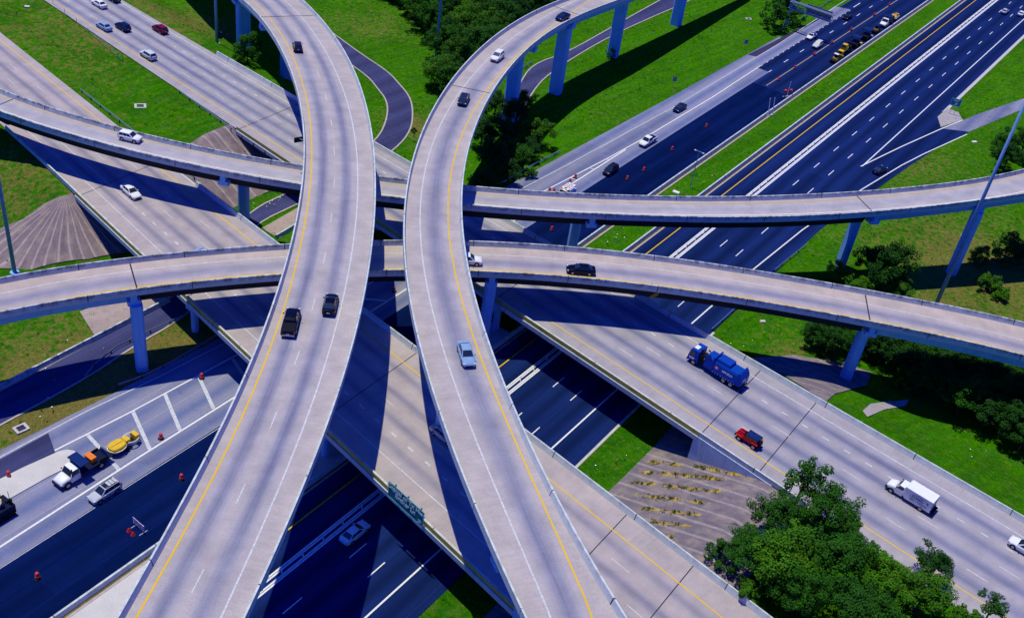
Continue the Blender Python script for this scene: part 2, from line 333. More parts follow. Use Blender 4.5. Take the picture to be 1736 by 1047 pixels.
FR = [(1095, -18), (1044.5, 0), (1007, 16), (967, 34.8), (935, 51), (905.5, 69.5), (881.4, 91), (868.6, 112), (850, 139), (831, 166), (812.5, 198), (799, 230), (790, 262), (787, 294.8), (784.6, 335), (784.4, 375), (788.4, 418), (792.5, 440), (801, 478), (811.6, 516.4), (824, 558.4), (838.3, 602), (850.7, 638.7), (859, 658), (886, 721), (915.5, 784), (944.2, 841.6), (973.7, 895.6), (1003, 939.8), (1027.7, 986.4), (1062, 1046.6)]
CN = [(0, 470.5), (83, 453.9), (138, 446.3), (240, 433.8), (321, 425.8), (401, 418.3), (460, 414.3), (490, 412.5), (633, 406), (683, 406), (791, 407.6), (860, 411), (929, 413.8), (998, 420.7), (1060, 426.5), (1181, 440.5), (1261, 454), (1320, 464.6), (1356, 470), (1471, 490), (1586, 512.7), (1677, 530.7), (1736, 545.4)]
CS = [(0, 528.5), (69, 515.4), (138, 503.6), (240, 489), (321, 478), (401, 470), (475, 465), (626.6, 458.4), (686.8, 458.4), (797, 459.5), (860, 461.6), (952, 466.8), (1060, 476.6), (1181, 496.5), (1276, 507.4), (1393.7, 529.4), (1471, 542.7), (1556.8, 560), (1650, 581.5), (1736, 601.6)]
DN = [(0, 150), (57.6, 170.3), (115, 191), (180, 209.6), (222.6, 220.5), (272, 232), (318, 242.4), (380, 255.7), (420.6, 263.4), (511.6, 279.5), (638.6, 297.4), (689.4, 302.8), (788.4, 314.3), (890, 321), (967, 325.5), (1047, 330), (1154, 332.2), (1261, 331.7), (1320, 330.3), (1383, 328), (1490, 321), (1597, 310.3), (1677, 298.8), (1736, 285.4)]
DS = [(0, 188.8), (46, 203.7), (98, 222), (144, 233.7), (180, 245.5), (226, 255.7), (272, 266.6), (318, 275.8), (386, 289.5), (432, 299.7), (478, 308.3), (508, 313), (647.5, 332), (686, 336.3), (794.5, 347), (890, 352.3), (967, 360.3), (1074, 365.6), (1181, 367.5), (1276, 367.5), (1383, 364), (1490, 357.6), (1597, 347), (1677, 337), (1736, 328)]
EY = [(432.7, 2.7), (456.7, 30.8), (478.1, 62.9), (496.9, 99), (512.9, 136.4), (522.3, 173.8), (526.8, 211.3), (529, 254.1), (524.9, 300.1), (519.6, 350.9), (510.2, 415.1), (500.9, 452.6), (487.5, 500.7), (468.4, 566.6), (449.8, 613.8), (420, 684.6), (381.1, 767), (334.3, 860.6), (304.9, 914.1), (272.8, 972.9), (227.3, 1046.5)]
EW = [(486.2, 0), (510.2, 30.8), (537, 64.2), (558.4, 99), (575.8, 133.7), (589.1, 171.2), (597.2, 205.9), (603.8, 254.1), (606, 300.1), (603.8, 348.3), (599, 409.8), (591.8, 457.9), (581.4, 507), (566.5, 566.6), (547.9, 623.8), (530.4, 680), (496.8, 771.9), (467, 843.9), (424.8, 938.3)]
FY = [(890, 82.9), (857.9, 109.7), (831.2, 139.1), (809.8, 173.8), (791.1, 205.9), (777.7, 240.7), (771, 275.5), (766.5, 300.1), (764.8, 340.2), (765.1, 380.4), (767.5, 420.5), (773.7, 463.3), (781.7, 500.7), (787.8, 520), (796.4, 560.1), (809.8, 600.2), (821.8, 635), (836.5, 675.1), (852.6, 712.6), (871.3, 752.7), (900, 813.3), (929.5, 871), (958.9, 929.9), (985.9, 979), (1010.5, 1018.3), (1027.7, 1046.6)]
FW = [(890, 52.2), (847.2, 80.2), (804.4, 120.4), (777.7, 157.8), (756.3, 192.6), (737.6, 230), (726.9, 267.5), (718.8, 302.8), (716.2, 340.2), (716.7, 388.4), (718.8, 425.8), (722.9, 468.6), (728.2, 506.1), (732.2, 520), (740.2, 554.8), (750.9, 594.9), (764.3, 643), (777.7, 680.5), (791.1, 715.2), (807.1, 758), (824.5, 798.1), (900, 954.5), (924.6, 1001.1), (949.1, 1046.6)]
CW = [(0, 496.8), (110.7, 478), (222.7, 460), (321, 447), (460, 436), (633, 429.4), (683.7, 429), (860, 436), (940.6, 439.5), (1067, 449), (1207.7, 467.3), (1276, 480.6), (1463, 516), (1570, 537), (1736, 574)]
CY = [(x, y - 1.8) for x, y in CS]
DY = [(11.5, 167.4), (100, 198), (196, 224.5), (243, 237), (380, 268), (510.5, 291), (645.6, 311), (687.5, 316), (802.8, 328), (860, 332), (993.7, 340), (1154, 345.6), (1320, 343.5), (1356, 342), (1516.7, 332), (1736, 297.4)]
DW = [(x, y - 2.6) for x, y in DS]

rE = flyover('flyover_ramp', 'tall two-lane concrete flyover curving down the left of the picture, dashed line along its middle', EL, ER, zE, 7, dict(y=EY, w=EW), ('y', 'w'), 2, M_deckE, M_barL, [(None, None, M_girdL)], [(496, 27)], dash=(3., 12.19))
rF = flyover('flyover_ramp', 'tall one-lane concrete flyover sweeping from the top right down to the bottom centre', FL, FR, zF, 8, dict(w=FW, y=FY), ('w', 'y'), 1, M_deckF, M_barL, [(None, None, M_girdL)], [(800, 152), (972, 22)], ext=(90, 60))
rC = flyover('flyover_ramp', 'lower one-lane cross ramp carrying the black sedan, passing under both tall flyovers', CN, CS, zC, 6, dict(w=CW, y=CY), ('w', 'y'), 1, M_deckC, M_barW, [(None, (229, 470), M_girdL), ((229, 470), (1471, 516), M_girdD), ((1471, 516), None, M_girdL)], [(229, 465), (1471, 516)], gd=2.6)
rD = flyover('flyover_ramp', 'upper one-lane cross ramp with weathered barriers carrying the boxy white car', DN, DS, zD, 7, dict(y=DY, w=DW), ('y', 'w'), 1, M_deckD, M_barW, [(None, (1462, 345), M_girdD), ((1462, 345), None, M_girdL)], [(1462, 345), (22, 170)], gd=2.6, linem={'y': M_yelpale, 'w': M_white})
for rr, lst in ((rE, [((413, 70), 3.5), ((487, 150), .0)]), (rF, [((941, 157), 0), ((1038, 95), 0), ((1145, 42), 0), ((862, 203), 0)]), (rC, [((241, 624), 0), ((818, 580), 0), ((1434, 638), 1.)]), (rD, [((18, 246), 2.), ((414, 372), 0), ((968, 425), 0), ((1424, 449), 0), ((1612, 463), 0)])):
    for b, z in lst: pier(rr, b, z, cw=(3.0, 2.4) if rr in (rF, rE) else (2.0, 1.8))
def under_pier(r, px, off, zb=0, cw=(2.6, 2.2)):    # piers whose feet the decks hide
    i = r.at(px); c = r.L[i] + r.u[i] * r.w[i] * off
    b = (c[0], c[1])
    mbp = np.array([c[0], c[1], zb]); d = mbp - CC; z = d @ CF; q = (868 + FPX * (d @ CR) / z, 523.5 - FPX * (d @ CU) / z)
    pier(r, q, zb, cw, i=i)
under_pier(rE, (520, 560), .4); under_pier(rE, (350, 940), .2, 0); under_pier(rF, (745, 560), .62); under_pier(rF, (930, 920), .6)

# ------------------------------------------------------------------ level-two highway bridges
ZH = 7.5
class Frame:
    def __init__(s, d, p): s.d = np.array(d) / np.linalg.norm(d); s.n = np.array([-s.d[1], s.d[0]]); s.p = np.array(p)
    def w(s, a, o, z=0.): q = s.p + s.d * a + s.n * o; return (q[0], q[1], z)
    def inv(s, P): q = np.array(P[:2]) - s.p; return float(q @ s.d), float(q @ s.n)
    def a_at_v(s, v, o): q0 = s.p + s.n * o; return float((v - q0 @ MN) / (s.d @ MN))
FA = Frame((.766, -.643), (-22.8, 111.5)); FB = Frame((.801, -.599), (-3.7, 150.1))
ip = lambda xs, ys: (lambda a: np.interp(a, xs, ys))
A_ = dict(F=FA, sw=ip([-260, -91, 0, 40, 120], [2.6, 1.85, 0., -.9, -2.5]), ne=ip([-260, -91, -45, 0, 60, 140], [20.3, 20.5, 21.35, 22.4, 23.3, 24.]), a0=-250, a1=130)
B_ = dict(F=FB, sw=ip([-260, -146, -60, 0, 75, 140], [3.8, 2.6, .75, -.1, -1.6, -2.9]), ne=ip([-260, -126, 0, 85, 140], [17.5, 18.6, 20.5, 21.5, 22.2]), a0=-250, a1=140)
VNW, VSE = -151.5, -36.9
def hway(h, name, label, lines, uline, dashes, deckm, joints, noramp=None):
    F = h['F']; t = empty(name, label, 'bridge'); aa = np.arange(h['a0'], h['a1'] + .1, 4.)
    # deck sheet: rows a, columns at lane lines
    mb = MB(); cols = [lambda a: h['sw'](a) + .3] + uline + [lambda a: h['ne'](a) - .3]; nc = len(cols); pts = []; uv = []
    for a in aa:
        for k, c in enumerate(cols): pts.append(F.w(a, c(a), ZH)); uv.append((k, a))
    mb.add(pts, [(i * nc + k, i * nc + k + 1, (i + 1) * nc + k + 1, (i + 1) * nc + k) for i in range(len(aa) - 1) for k in range(nc - 1)], 0, uv)
    for f in mb.f: f.reverse()
    for u_ in mb.uv: u_.reverse()
    mb.build('deck', deckm, t)
    def strip(name, fo, prof, a0, a1, m, step=4.):
        mb = MB(); A = np.linspace(a0, a1, max(2, int(abs(a1 - a0) / step) + 1)); n = len(prof); pts = []; uv = []
        for a in A:
            for o, z in prof: pts.append(F.w(a, fo(a) + o, ZH + z)); uv.append((a, max(0, z) / .85))
        Fc = [(i * n + k, i * n + (k + 1) % n, (i + 1) * n + (k + 1) % n, (i + 1) * n + k) for i in range(len(A) - 1) for k in range(n)]
        Fc += [tuple(range(n - 1, -1, -1)), tuple(range((len(A) - 1) * n, len(A) * n))]
        mb.add(pts, Fc, 0, uv); return mb.build(name, m, t)
    # span limits
    s0 = F.a_at_v(VNW, float(h['sw'](0))); s1 = F.a_at_v(VSE, float(h['sw'](0))); n0 = F.a_at_v(VNW, float(h['ne'](0))); n1 = F.a_at_v(VSE, float(h['ne'](0)))
    h.update(s0=s0, s1=s1, n0=n0, n1=n1)
    sw0, sw1 = h.get('swb', (s0, s1)); ne0, ne1 = h.get('neb', (n0, n1))
    # south-west rail: upright parapet, stained outer face with warm grazing sunlight put into its brown
    strip('barrier', h['sw'], [(.02, -.02), (.30, -.02), (.28, .85), (.02, .85)], sw0, sw1, M_barL)
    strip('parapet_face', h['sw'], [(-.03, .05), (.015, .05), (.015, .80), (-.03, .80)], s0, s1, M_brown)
    strip('edge_beam', h['sw'], [(-.22, -.82), (-.05, -.82), (-.05, .03), (-.22, .03)], s0, s1, M_slab)
    strip('barrier', h['ne'], [(-.46, -.02), (0, -.02), (0, .9), (-.2, .9), (-.46, .02)], ne0, ne1, M_barL)
    strip('edge_beam', h['ne'], [(.02, -.9), (.1, -.9), (.1, -.06), (.02, -.06)], n0, n1, M_slab)
    mb = MB()   # slab
    q = [(s0, h['sw'](s0) - .04), (n0, h['ne'](n0) + .01), (n1, h['ne'](n1) + .01), (s1, h['sw'](s1) - .04)]
    P = [F.w(a, o, z) for z in (ZH - .32, ZH - .03) for a, o in q]
    mb.add(P, [(0, 1, 2, 3), (7, 6, 5, 4), (0, 4, 5, 1), (1, 5, 6, 2), (2, 6, 7, 3), (3, 7, 4, 0)]); mb.build('slab', M_slab, t)
    for k in range(6):
        f = .06 + .88 * k / 5
        fo = lambda a, f=f: h['sw'](a) * (1 - f) + h['ne'](a) * f
        a0 = s0 * (1 - f) + n0 * f; a1 = s1 * (1 - f) + n1 * f
        strip('girder', fo, [(-.3, -1.55), (.3, -1.55), (.3, -.33), (-.3, -.33)], a0 + .5, a1 - .5, M_girdL)
    for fo, m, a0, a1, wdt in lines: strip('edge_line', fo, [(-wdt, .004), (wdt, .004), (wdt, .016), (-wdt, .016)], a0, a1, m)
    for fo, m, a0, a1, per, ln, wdt in dashes:
        a = a0
        while a < a1:
            mb = MB(); mb.quad(F.w(a, fo(a) - wdt, ZH + .016), F.w(a + ln, fo(a + ln) - wdt, ZH + .016), F.w(a + ln, fo(a + ln) + wdt, ZH + .016), F.w(a, fo(a) + wdt, ZH + .016)); a += per; mb.build('lane_dash', m, t)
    for v in joints:
        mb = MB(); pa, pb = .4, 0
        a0 = F.a_at_v(v, float(h['sw'](0))); a1 = F.a_at_v(v, float(h['ne'](0)))
        mb.quad(F.w(a0 - .07, h['sw'](a0) + .5, ZH + .012), F.w(a0 + .07, h['sw'](a0) + .5, ZH + .012), F.w(a1 + .07, h['ne'](a1) - .5, ZH + .012), F.w(a1 - .07, h['ne'](a1) - .5, ZH + .012)); mb.build('expansion_joint', M_joint, t)
    # bents
    for v in (-115., -79.5):
        c0 = F.a_at_v(v, float(h['sw'](0))); c1 = F.a_at_v(v, float(h['ne'](0))); mb = MB()
        p0 = Vector(F.w(c0, h['sw'](c0) + .6)); p1 = Vector(F.w(c1, h['ne'](c1) - .6)); d = (p1 - p0); ang = math.atan2(d.y, d.x)
        cap = MB(); cap.box(((p0 + p1) / 2 + Vector((0, 0, ZH - 2.1))), (d.length, 1.2, 1.1), M=Matrix.Rotation(ang, 3, 'Z')); co = cap.build('bent_cap', M_pier, t)
        for f in (.06, .35, .65, .94):
            m2 = MB(); c = p0 + d * f; m2.lathe([(.62, -1.), (.62, ZH - 2.55)], (c.x, c.y, 0), 14); m2.build('column', M_pier, co)
    h['obj'] = t; h['strip'] = strip; return t
cst = lambda v: (lambda a: v)
Aw = ip([-260, -91, -75, -52, -3, 140], [5.2, 5.1, 5.1, 4.45, 3.6, 3.5]); A3 = ip([-260, -91, -60, 0, 140], [8.2, 8.2, 8.0, 7.3, 7.1]); A2 = ip([-260, -91, 0, 50, 140], [11.7, 11.6, 11.15, 10.85, 10.6]); A1 = cst(15.); Ay = ip([-260, -91, 0, 140], [18.4, 18.35, 18.8, 19.])
By = ip([-260, -148, -64, 6, 35, 75, 140], [4.5, 4.4, 3.8, 3.2, 2.7, 2.0, 1.8]); B1 = ip([-260, -103, 20, 60, 140], [7.4, 7.2, 6.58, 6.05, 5.8]); B2 = ip([-260, -100, 20, 70, 140], [10.8, 10.6, 10.38, 10.08, 10.]); B3 = ip([-260, -100, -90, 17, 140], [13.6, 13.5, 13.6, 14.2, 14.25]); Bw = ip([-260, -141, -81, 20, 140], [17.3, 17.2, 17.1, 18.2, 18.4])
A_['swb'] = (-104, 130); A_['neb'] = (-67.5, 130); B_['swb'] = (-52.5, 62); B_['neb'] = (-103, 140)
hway(A_, 'highway_bridge', 'concrete highway bridge carrying the big green exit sign on its side', [(Ay, M_yel, -250, 130, .09), (Aw, M_pale, -250, 130, .08), (A3, M_pale, -250, -66, .08)], [Aw, A3, A2, A1, Ay],
     [(A3, M_pale, -64.5, 50, 3.66, 1.1, .15), (A2, M_pale, -148.5, 70, 12.19, 3.05, .06), (A1, M_pale, -154.6, 70, 12.19, 3.05, .06)], M_deckA, (VNW + .6, VSE, -25.6, -115, -79.5))
hway(B_, 'highway_bridge', 'concrete highway bridge carrying the blue garbage truck and the red off-roader', [(By, M_yel, -250, 140, .09), (Bw, M_pale, -250, 140, .09)], [By, B1, B2, B3, Bw],
     [(B3, M_pale, -112, 95, 3.66, 1.1, .12), (B1, M_pale, -160.5, 98, 12.19, 3.05, .07), (B2, M_pale, -157.5, 98, 12.19, 3.05, .07)], M_deckB, (VNW, VSE, -26.6, -115, -79.5))

# ------------------------------------------------------------------ terrain
def poly_dist(P, Q):
    """signed distance (<0 inside) of points P (n,2) to polygon Q"""
    Q = np.array(Q); d = np.full(len(P), 1e9); ins = np.zeros(len(P), bool)
    for a, b in zip(Q, np.roll(Q, -1, 0)):
        e = b - a; w = P - a; t = np.clip((w @ e) / (e @ e), 0, 1); d = np.minimum(d, np.linalg.norm(w - t[:, None] * e, axis=1))
        c = ((a[1] > P[:, 1]) != (b[1] > P[:, 1])); x = (b[0] - a[0]) * (P[:, 1] - a[1]) / (b[1] - a[1] + 1e-12) + a[0]; ins ^= c & (P[:, 0] < x)
    return np.where(ins, -d, d)
def lineA(v, o): return FA.w(FA.a_at_v(v, o), o)[:2]
def lineB(v, o): return FB.w(FB.a_at_v(v, o), o)[:2]
PNW = [lineA(-153, .4), FA.w(-260, 1.0)[:2], FB.w(-260, 22)[:2], FB.w(-120, 22)[:2], lineB(-153, 21.5)]
PSE = [lineB(-25, 22.6), FB.w(160, 23.5)[:2], FA.w(160, -4)[:2], lineA(-25, -2)]
def terr(P):
    P = np.atleast_2d(np.array(P, float))[:, :2]; z = np.zeros(len(P))
    for Q in (PNW, PSE):
        d = poly_dist(P, Q); z = np.maximum(z, np.clip(7.32 - np.maximum(d, 0) * (.52 if Q is PNW else .385), 0, None))
    # drainage swale in the grass between the two carriageways (north-west side)
    a = (P - FA.p) @ FA.d; o = (P - FA.p) @ FA.n
    mid = 26.5 + 3.5 * np.clip((-a - 60) / 60, 0, 1); z -= 1.1 * np.exp(-((o - mid) / 3.2) ** 2) * np.clip((-a - 72) / 10, 0, 1) * np.clip(z / 7.3, 0, 1)
    return z
def terr1(x, y): return float(terr([(x, y)])[0])
def ray(px, dz=0.):
    """photograph pixel -> first hit on the terrain"""
    d = ((px[0] - 868) / FPX) * CR - ((px[1] - 523.5) / FPX) * CU + CF
    zs = np.linspace(9, -.5, 400); P = CC + d * ((zs - CAMH) / d[2])[:, None]; h = terr(P) + dz
    k = int(np.argmax(P[:, 2] <= h)); return P[k]
ax = np.concatenate([np.linspace(-1500, -260, 12)[:-1], np.arange(-260, 200, 2.), np.linspace(200, 1500, 12)])
ay = np.concatenate([np.linspace(-900, 20, 8)[:-1], np.arange(20, 420, 2.), np.linspace(420, 2600, 16)])
gx, gy = np.meshgrid(ax, ay); gp = np.stack([gx.ravel(), gy.ravel()], 1); gz = terr(gp)
# dryness of the grass: large soft regions of straw and of lush growth
blobs = [(1600, 430, 26, .32), (1690, 440, 20, .45), (1560, 260, 18, .35), (90, 600, 14, .45), (40, 330, 14, .5), (300, 590, 12, .9), (120, 690, 14, .8), (200, 120, 18, .35), (60, 60, 22, .3), (330, 40, 16, .55), (640, 40, 18, .45), (1330, 590, 8, .7), (1570, 660, 9, .7), (705, 200, 8, .7), (1050, 190, 14, .35), (400, 300, 6, .3), (1640, 560, 12, .7),
         (1600, 770, 18, -.5), (1690, 810, 14, -.6), (620, 90, 16, -.4), (1250, 230, 20, -.35), (1200, 130, 22, -.4), (960, 230, 18, -.45), (1050, 400, 10, -.5), (1180, 310, 14, -.45), (1300, 200, 14, -.35), (1470, 70, 16, -.4), (1050, 770, 10, -.4), (480, 345, 8, -.3), (300, 150, 14, -.15), (1260, 560, 8, -.4), (1460, 670, 8, -.4), (1370, 430, 14, -.1), (1010, 60, 16, -.4)]
dry = np.zeros(len(gp))
for x, y, s, k in blobs:
    c = bk([(x, y)], 2)[0][:2]; dry += k * np.exp(-((gp - c) ** 2).sum(1) / (s * s))
nx, ny = len(ax), len(ay)
me = bpy.data.meshes.new('ground'); F = [(j * nx + i, j * nx + i + 1, (j + 1) * nx + i + 1, (j + 1) * nx + i) for j in range(ny - 1) for i in range(nx - 1)]
me.from_pydata(np.column_stack([gp, gz - .03]).tolist(), [], F); at = me.attributes.new('dry', 'FLOAT', 'POINT'); at.data.foreach_set('value', dry)
me.polygons.foreach_set('use_smooth', [True] * len(F))
t = NT('grass'); P = t.coord(); a = t.n('Attribute'); a.attribute_name = 'dry'; dr = a.outputs['Fac']
n1 = t.noise(P, .09, 5., .6, .3, .7); n2 = t.noise(P, .9, 6., .65, .35, .7); n3 = t.noise(P, 5., 4., .7, .3, .7)
mow = t.noise(t.comb(t.math('ADD', t.math('MULTIPLY', t.sep(P)[0], .62), t.math('MULTIPLY', t.sep(P)[1], -.5)), t.math('MULTIPLY', t.sep(P)[1], .04)), .9, 3., .5, .35, .65)
n4 = t.noise(P, 1.5, 6., .75, .32, .68); n5 = t.noise(P, .35, 5., .7, .46, .68); n6 = t.noise(P, .6, 6., .75, .52, .7)
g = t.mix(n1, (.030, .20, .001), (.058, .35, .0)); g = t.mix(t.math('MULTIPLY', n2, .6), g, (.17, .40, .0)); g = t.mix(t.math('MULTIPLY', n5, .45), g, (.06, .20, .055)); g = t.mix(t.math('MULTIPLY', mow, .35), g, (.008, .06, .006))
g = t.mix(t.math('MULTIPLY', t.math('SUBTRACT', 1., n4), .75), g, (.008, .085, .002)); g = t.mix(t.math('MULTIPLY', t.rng(n4, .75, 1.), .45), g, (.20, .45, .004))
straw = t.mix(n3, (.20, .14, .045), (.40, .28, .10)); straw = t.mix(t.math('MULTIPLY', t.math('SUBTRACT', 1., n4), .55), straw, (.05, .075, .015))
k = t.math('ADD', dr, t.math('MULTIPLY', t.math('SUBTRACT', n2, .36), 1.0)); k = t.math('ADD', k, t.math('MULTIPLY', t.math('SUBTRACT', n1, .5), .35))
g = t.mix(t.rng(k, .30, .80, 0, .85), g, straw); g = t.mix(t.math('MULTIPLY', n6, .35), g, (.30, .22, .07))
g = t.mix(t.math('MULTIPLY', t.noise(P, .16, 4., .65, .5, .72), .45), g, (.012, .10, .004)); g = t.mix(.45, g, t.mix(n3, (.12, .12, .12), (.88, .88, .88)), 'OVERLAY')
M_grass = t.fin(g, .95, .0, bump=t.math('ADD', n3, n2), bs=.8, bd=.25)
me.materials.append(M_grass); go = bpy.data.objects.new('ground', me); COL.objects.link(go); tag(go, kind='structure')

# ------------------------------------------------------------------ flat sheets in expressway coordinates (object x across, y along)
MMD = Matrix(((MN[0], MD[0], 0, 0), (MN[1], MD[1], 0, 0), (0, 0, 1, 0), (0, 0, 0, 1)))
def sheet(name, uvpts, z, m, kind='structure', parent=None, th=0.):
    mb = MB(); n = len(uvpts); mb.add([(v, u, z) for u, v in uvpts], [tuple(range(n))])
    if th:
        b = len(mb.v); mb.add([(v, u, z - th) for u, v in uvpts], []);
        for i in range(n): mb.f.append([i, (i + 1) % n, n + (i + 1) % n, n + i]); mb.m.append(0); mb.uv.append([(0, 0)] * 4)
    o = mb.build(name, m, parent)
    bm = bmesh.new(); bm.from_mesh(o.data); bmesh.ops.triangulate(bm, faces=[f for f in bm.faces if len(f.verts) > 4]); bm.normal_update()
    for f in bm.faces:
        if abs(f.normal.z) > .9 and f.normal.z < 0 and f.calc_center_median().z > z - .01: f.normal_flip()
    bm.to_mesh(o.data); bm.free()
    if not parent: o.matrix_world = MMD; tag(o, kind=kind)
    return o
def puv(pts): return [w2uv(p) for p in bk(pts, 0)]
def lane_line(name, pts, hw, z, m, parent):       # polyline (u, v) -> painted strip
    mb = MB(); P = np.array(pts, float); T = np.gradient(P, axis=0); T /= np.linalg.norm(T, axis=1)[:, None]; Nn = np.stack([-T[:, 1], T[:, 0]], 1)
    a, b = P - Nn * hw, P + Nn * hw; q = []
    for i in range(len(P)): q += [(a[i][1], a[i][0], z), (b[i][1], b[i][0], z)]
    mb.add(q, [(2 * i, 2 * i + 1, 2 * i + 3, 2 * i + 2) for i in range(len(P) - 1)]); 
    o = mb.build(name, m, parent)
    return o
def dash_line(name, u0, u1, v, per, ln, hw, z, m, parent):
    u = u0
    while u < u1: mb = MB(); mb.quad((v - hw, u, z), (v + hw, u, z), (v + hw, u + ln, z), (v - hw, u + ln, z)); u += per; mb.build('lane_dash', m, parent)
M_as1 = mat_asph('asphalt_dark', (.006, .018, .100), (.010, .026, .150), .55, 4.0, -63.5, .05)
M_as2 = mat_asph('asphalt_new', (.001, .007, .060), (.003, .012, .085), .3, 4.0, -90.2, .10)
M_as3 = mat_asph('asphalt_grey', (.20, .21, .335), (.25, .25, .375), .65, 4.4, -103.0, .15, (.075, .115, .30))
M_as4 = mat_asph('asphalt_ramp', (.045, .050, .145), (.062, .066, .185), .35, 5.2, -123.2, .12)
M_as5 = mat_asph('asphalt_brown', (.03, .03, .08), (.05, .045, .10), .2, None, 0, .4)
M_cpave = mat_conc('paving_concrete', (.47, .45, .47), (.58, .55, .56), .3, .12); M_cgrey = mat_conc('paving_old', (.30, .27, .31), (.40, .36, .38), .6, .3)
M_cbrown = mat_conc('paving_brown', (.30, .235, .24), (.39, .31, .30), .25, .35)
M_kerbt = mat_conc('kerb_worn', (.36, .31, .33), (.46, .40, .40), 1., .3)
M_kerb = mat_conc('kerb_concrete', (.42, .40, .42), (.52, .49, .50), 1., .2)

rd = sheet('expressway_northbound', [(-40, -76.7), (60, -76.7), (170, -76.1), (460, -76.0), (700, -76), (700, -51), (460, -51.2), (291, -51.4), (289, -51.2), (284, -48.2), (281.5, -48.3)] + [(286, -42.03), (272, -44.80), (254, -46.94), (236, -48.54), (207, -51.0), (185, -51.1), (157, -50.9), (110, -50.5), (-40, -50.2)], .03, M_as1)
lane_line('edge_line', [(-40, -72.95), (460, -72.9), (700, -72.5)], .10, .055, M_yel, rd)
for v, hw in ((-69., .13), (-68.66, .13), (-67.96, .13), (-67.62, .13)): lane_line('edge_line', [(-40, v), (250, v), (460, v + .3), (700, v + .8)], hw, .055, M_white, rd)
dash_line('lane_dashes', 50.2, 420, -63.5, 12.19, 3.4, .09, .055, M_white, rd); dash_line('lane_dashes', 49.4, 420, -59.48, 12.19, 3.4, .09, .055, M_white, rd)
lane_line('edge_line', [(243.5, -55.35), (460, -55.4)], .13, .055, M_white, rd)
lane_line('edge_line', [(-40, -55.45), (124, -55.35), (150, -55.1), (182, -54.68), (204, -53.76), (232, -51.11), (252, -48.5), (263, -46.52), (284, -42.0)], .13, .057, M_white, rd)
lane_line('edge_line', [(243, -55.6), (262, -52.1), (281, -48.15), (292, -45.6)], .14, .060, M_white, rd)
ex = sheet('exit_ramp', [(281.5, -48.3), (286, -46.8), (300, -43.6), (330, -35.), (420, -8), (440, 0), (440, 8), (420, 0), (325, -28.3), (315, -35.2), (286, -42.03)], .05, M_as3)
sheet('gore_paving', [(288, -51.25), (282.3, -48.5), (292, -45.7), (296, -48.), (296, -51)], .07, M_cgrey)
for a, b in ((-50.9, -51.0),): sheet('kerb_strip', [(292, -51.4), (460, -51.3), (460, -50.4), (296, -50.5)], .06, M_kerb)
sheet('kerb_strip', [(110, -50.55), (157, -50.95), (157, -50.5), (110, -50.1)], .05, M_kerb)
sb = sheet('expressway_southbound', [(-40, -94.3), (198, -95.2), (266, -95.3), (266, -84), (198, -84), (-40, -83.2)], .04, M_as2)
sbo = sheet('expressway_southbound', [(262, -105.5), (285, -104.9), (340, -102.4), (460, -102), (700, -101), (700, -84), (262, -84)], .03, M_as1)
sbg = sheet('expressway_shoulder_lanes', [(-40, -115.5), (56, -112.6), (72, -111.5), (100, -110.2), (150, -108), (191, -107.2), (240, -105.8), (303, -104.7), (303, -102.2), (344, -103.6), (346, -99.0), (276, -98.8), (276, -95.35), (198, -95.25), (-40, -94.3)], .06, M_as3)
sheet('old_asphalt', [(282, -104.8), (340, -102.3), (338, -102.6), (300, -102.45), (283, -102.5)], .075, M_as5); 
lane_line('edge_line', [(-40, -113.5), (60, -111.3), (69, -110.9), (81, -109.7), (94, -108.9), (140, -106.4), (189, -104.0), (233, -102.4), (298, -102.3), (346, -103.5), (460, -104)], .1, .085, M_pale, sbg)
lane_line('edge_line', [(61, -107.3), (73, -106.3), (86, -105.7), (94, -105.3), (140, -103.), (175, -100.97), (186, -100.24), (198, -99.45), (212, -98.9), (248, -98.4), (278, -98.9)], .13, .087, M_white, sbg)
lane_line('edge_line', [(-40, -97.5), (46, -97.55), (68, -97.95), (120, -98.1), (191, -98.72), (205, -98.85)], .15, .086, M_white, sbg)
for (u0, v0), (u1, v1) in [((66, -106.7), (64.6, -98.0)), ((73.5, -106.2), (70., -98.0)), ((79.2, -105.9), (75.5, -98.1)), ((85.5, -105.6), (82, -98.2)), ((92, -105.1), (89.5, -98.3)), ((117, -104.2), (121.5, -98.3)), ((184, -100.3), (184.3, -98.8)), ((191, -99.9), (191.3, -98.8)), ((197.5, -99.5), (197.7, -98.9))]: lane_line('hatch_bar', [(u0, v0), (u1, v1)], .28 if u0 < 130 else .14, .09, M_pale, sbg)
dash_line('lane_dashes', 275., 400, -95.43, 11.2, 3., .1, .055, M_white, sbo); dash_line('lane_dashes', 278, 345, -98.75, 3.66, 1., .08, .085, M_white, sbg); dash_line('lane_dashes', 349, 390, -99.2, 12.2, 6, .12, .055, M_white, sbo)
lane_line('edge_line', [(267, -91.9), (460, -91.6)], .09, .057, M_yelpale, sbo)
lane_line('edge_line', [(-40, -94.55), (80, -94.5), (100, -94.5)], .05, .088, M_pale, sbg)
sheet('median_paving', [(-40, -82.3), (130, -82.2), (130, -76.9), (-40, -76.4)], .05, M_cpave)
isl = sheet('traffic_island', [(-40, -107.6)] + puv([(-8, 817), (40, 793), (100, 766), (114, 763), (126, 765), (133, 771), (134, 778), (126, 787), (80, 810), (15, 847), (-8, 858)]) + [(-40, -103.6)], .20, M_cpave, th=.16)
sheet('road_patch', [(-40, -113.3), (62.5, -110.9), (60.3, -105.8), (-40, -106.8)], .075, M_as4)

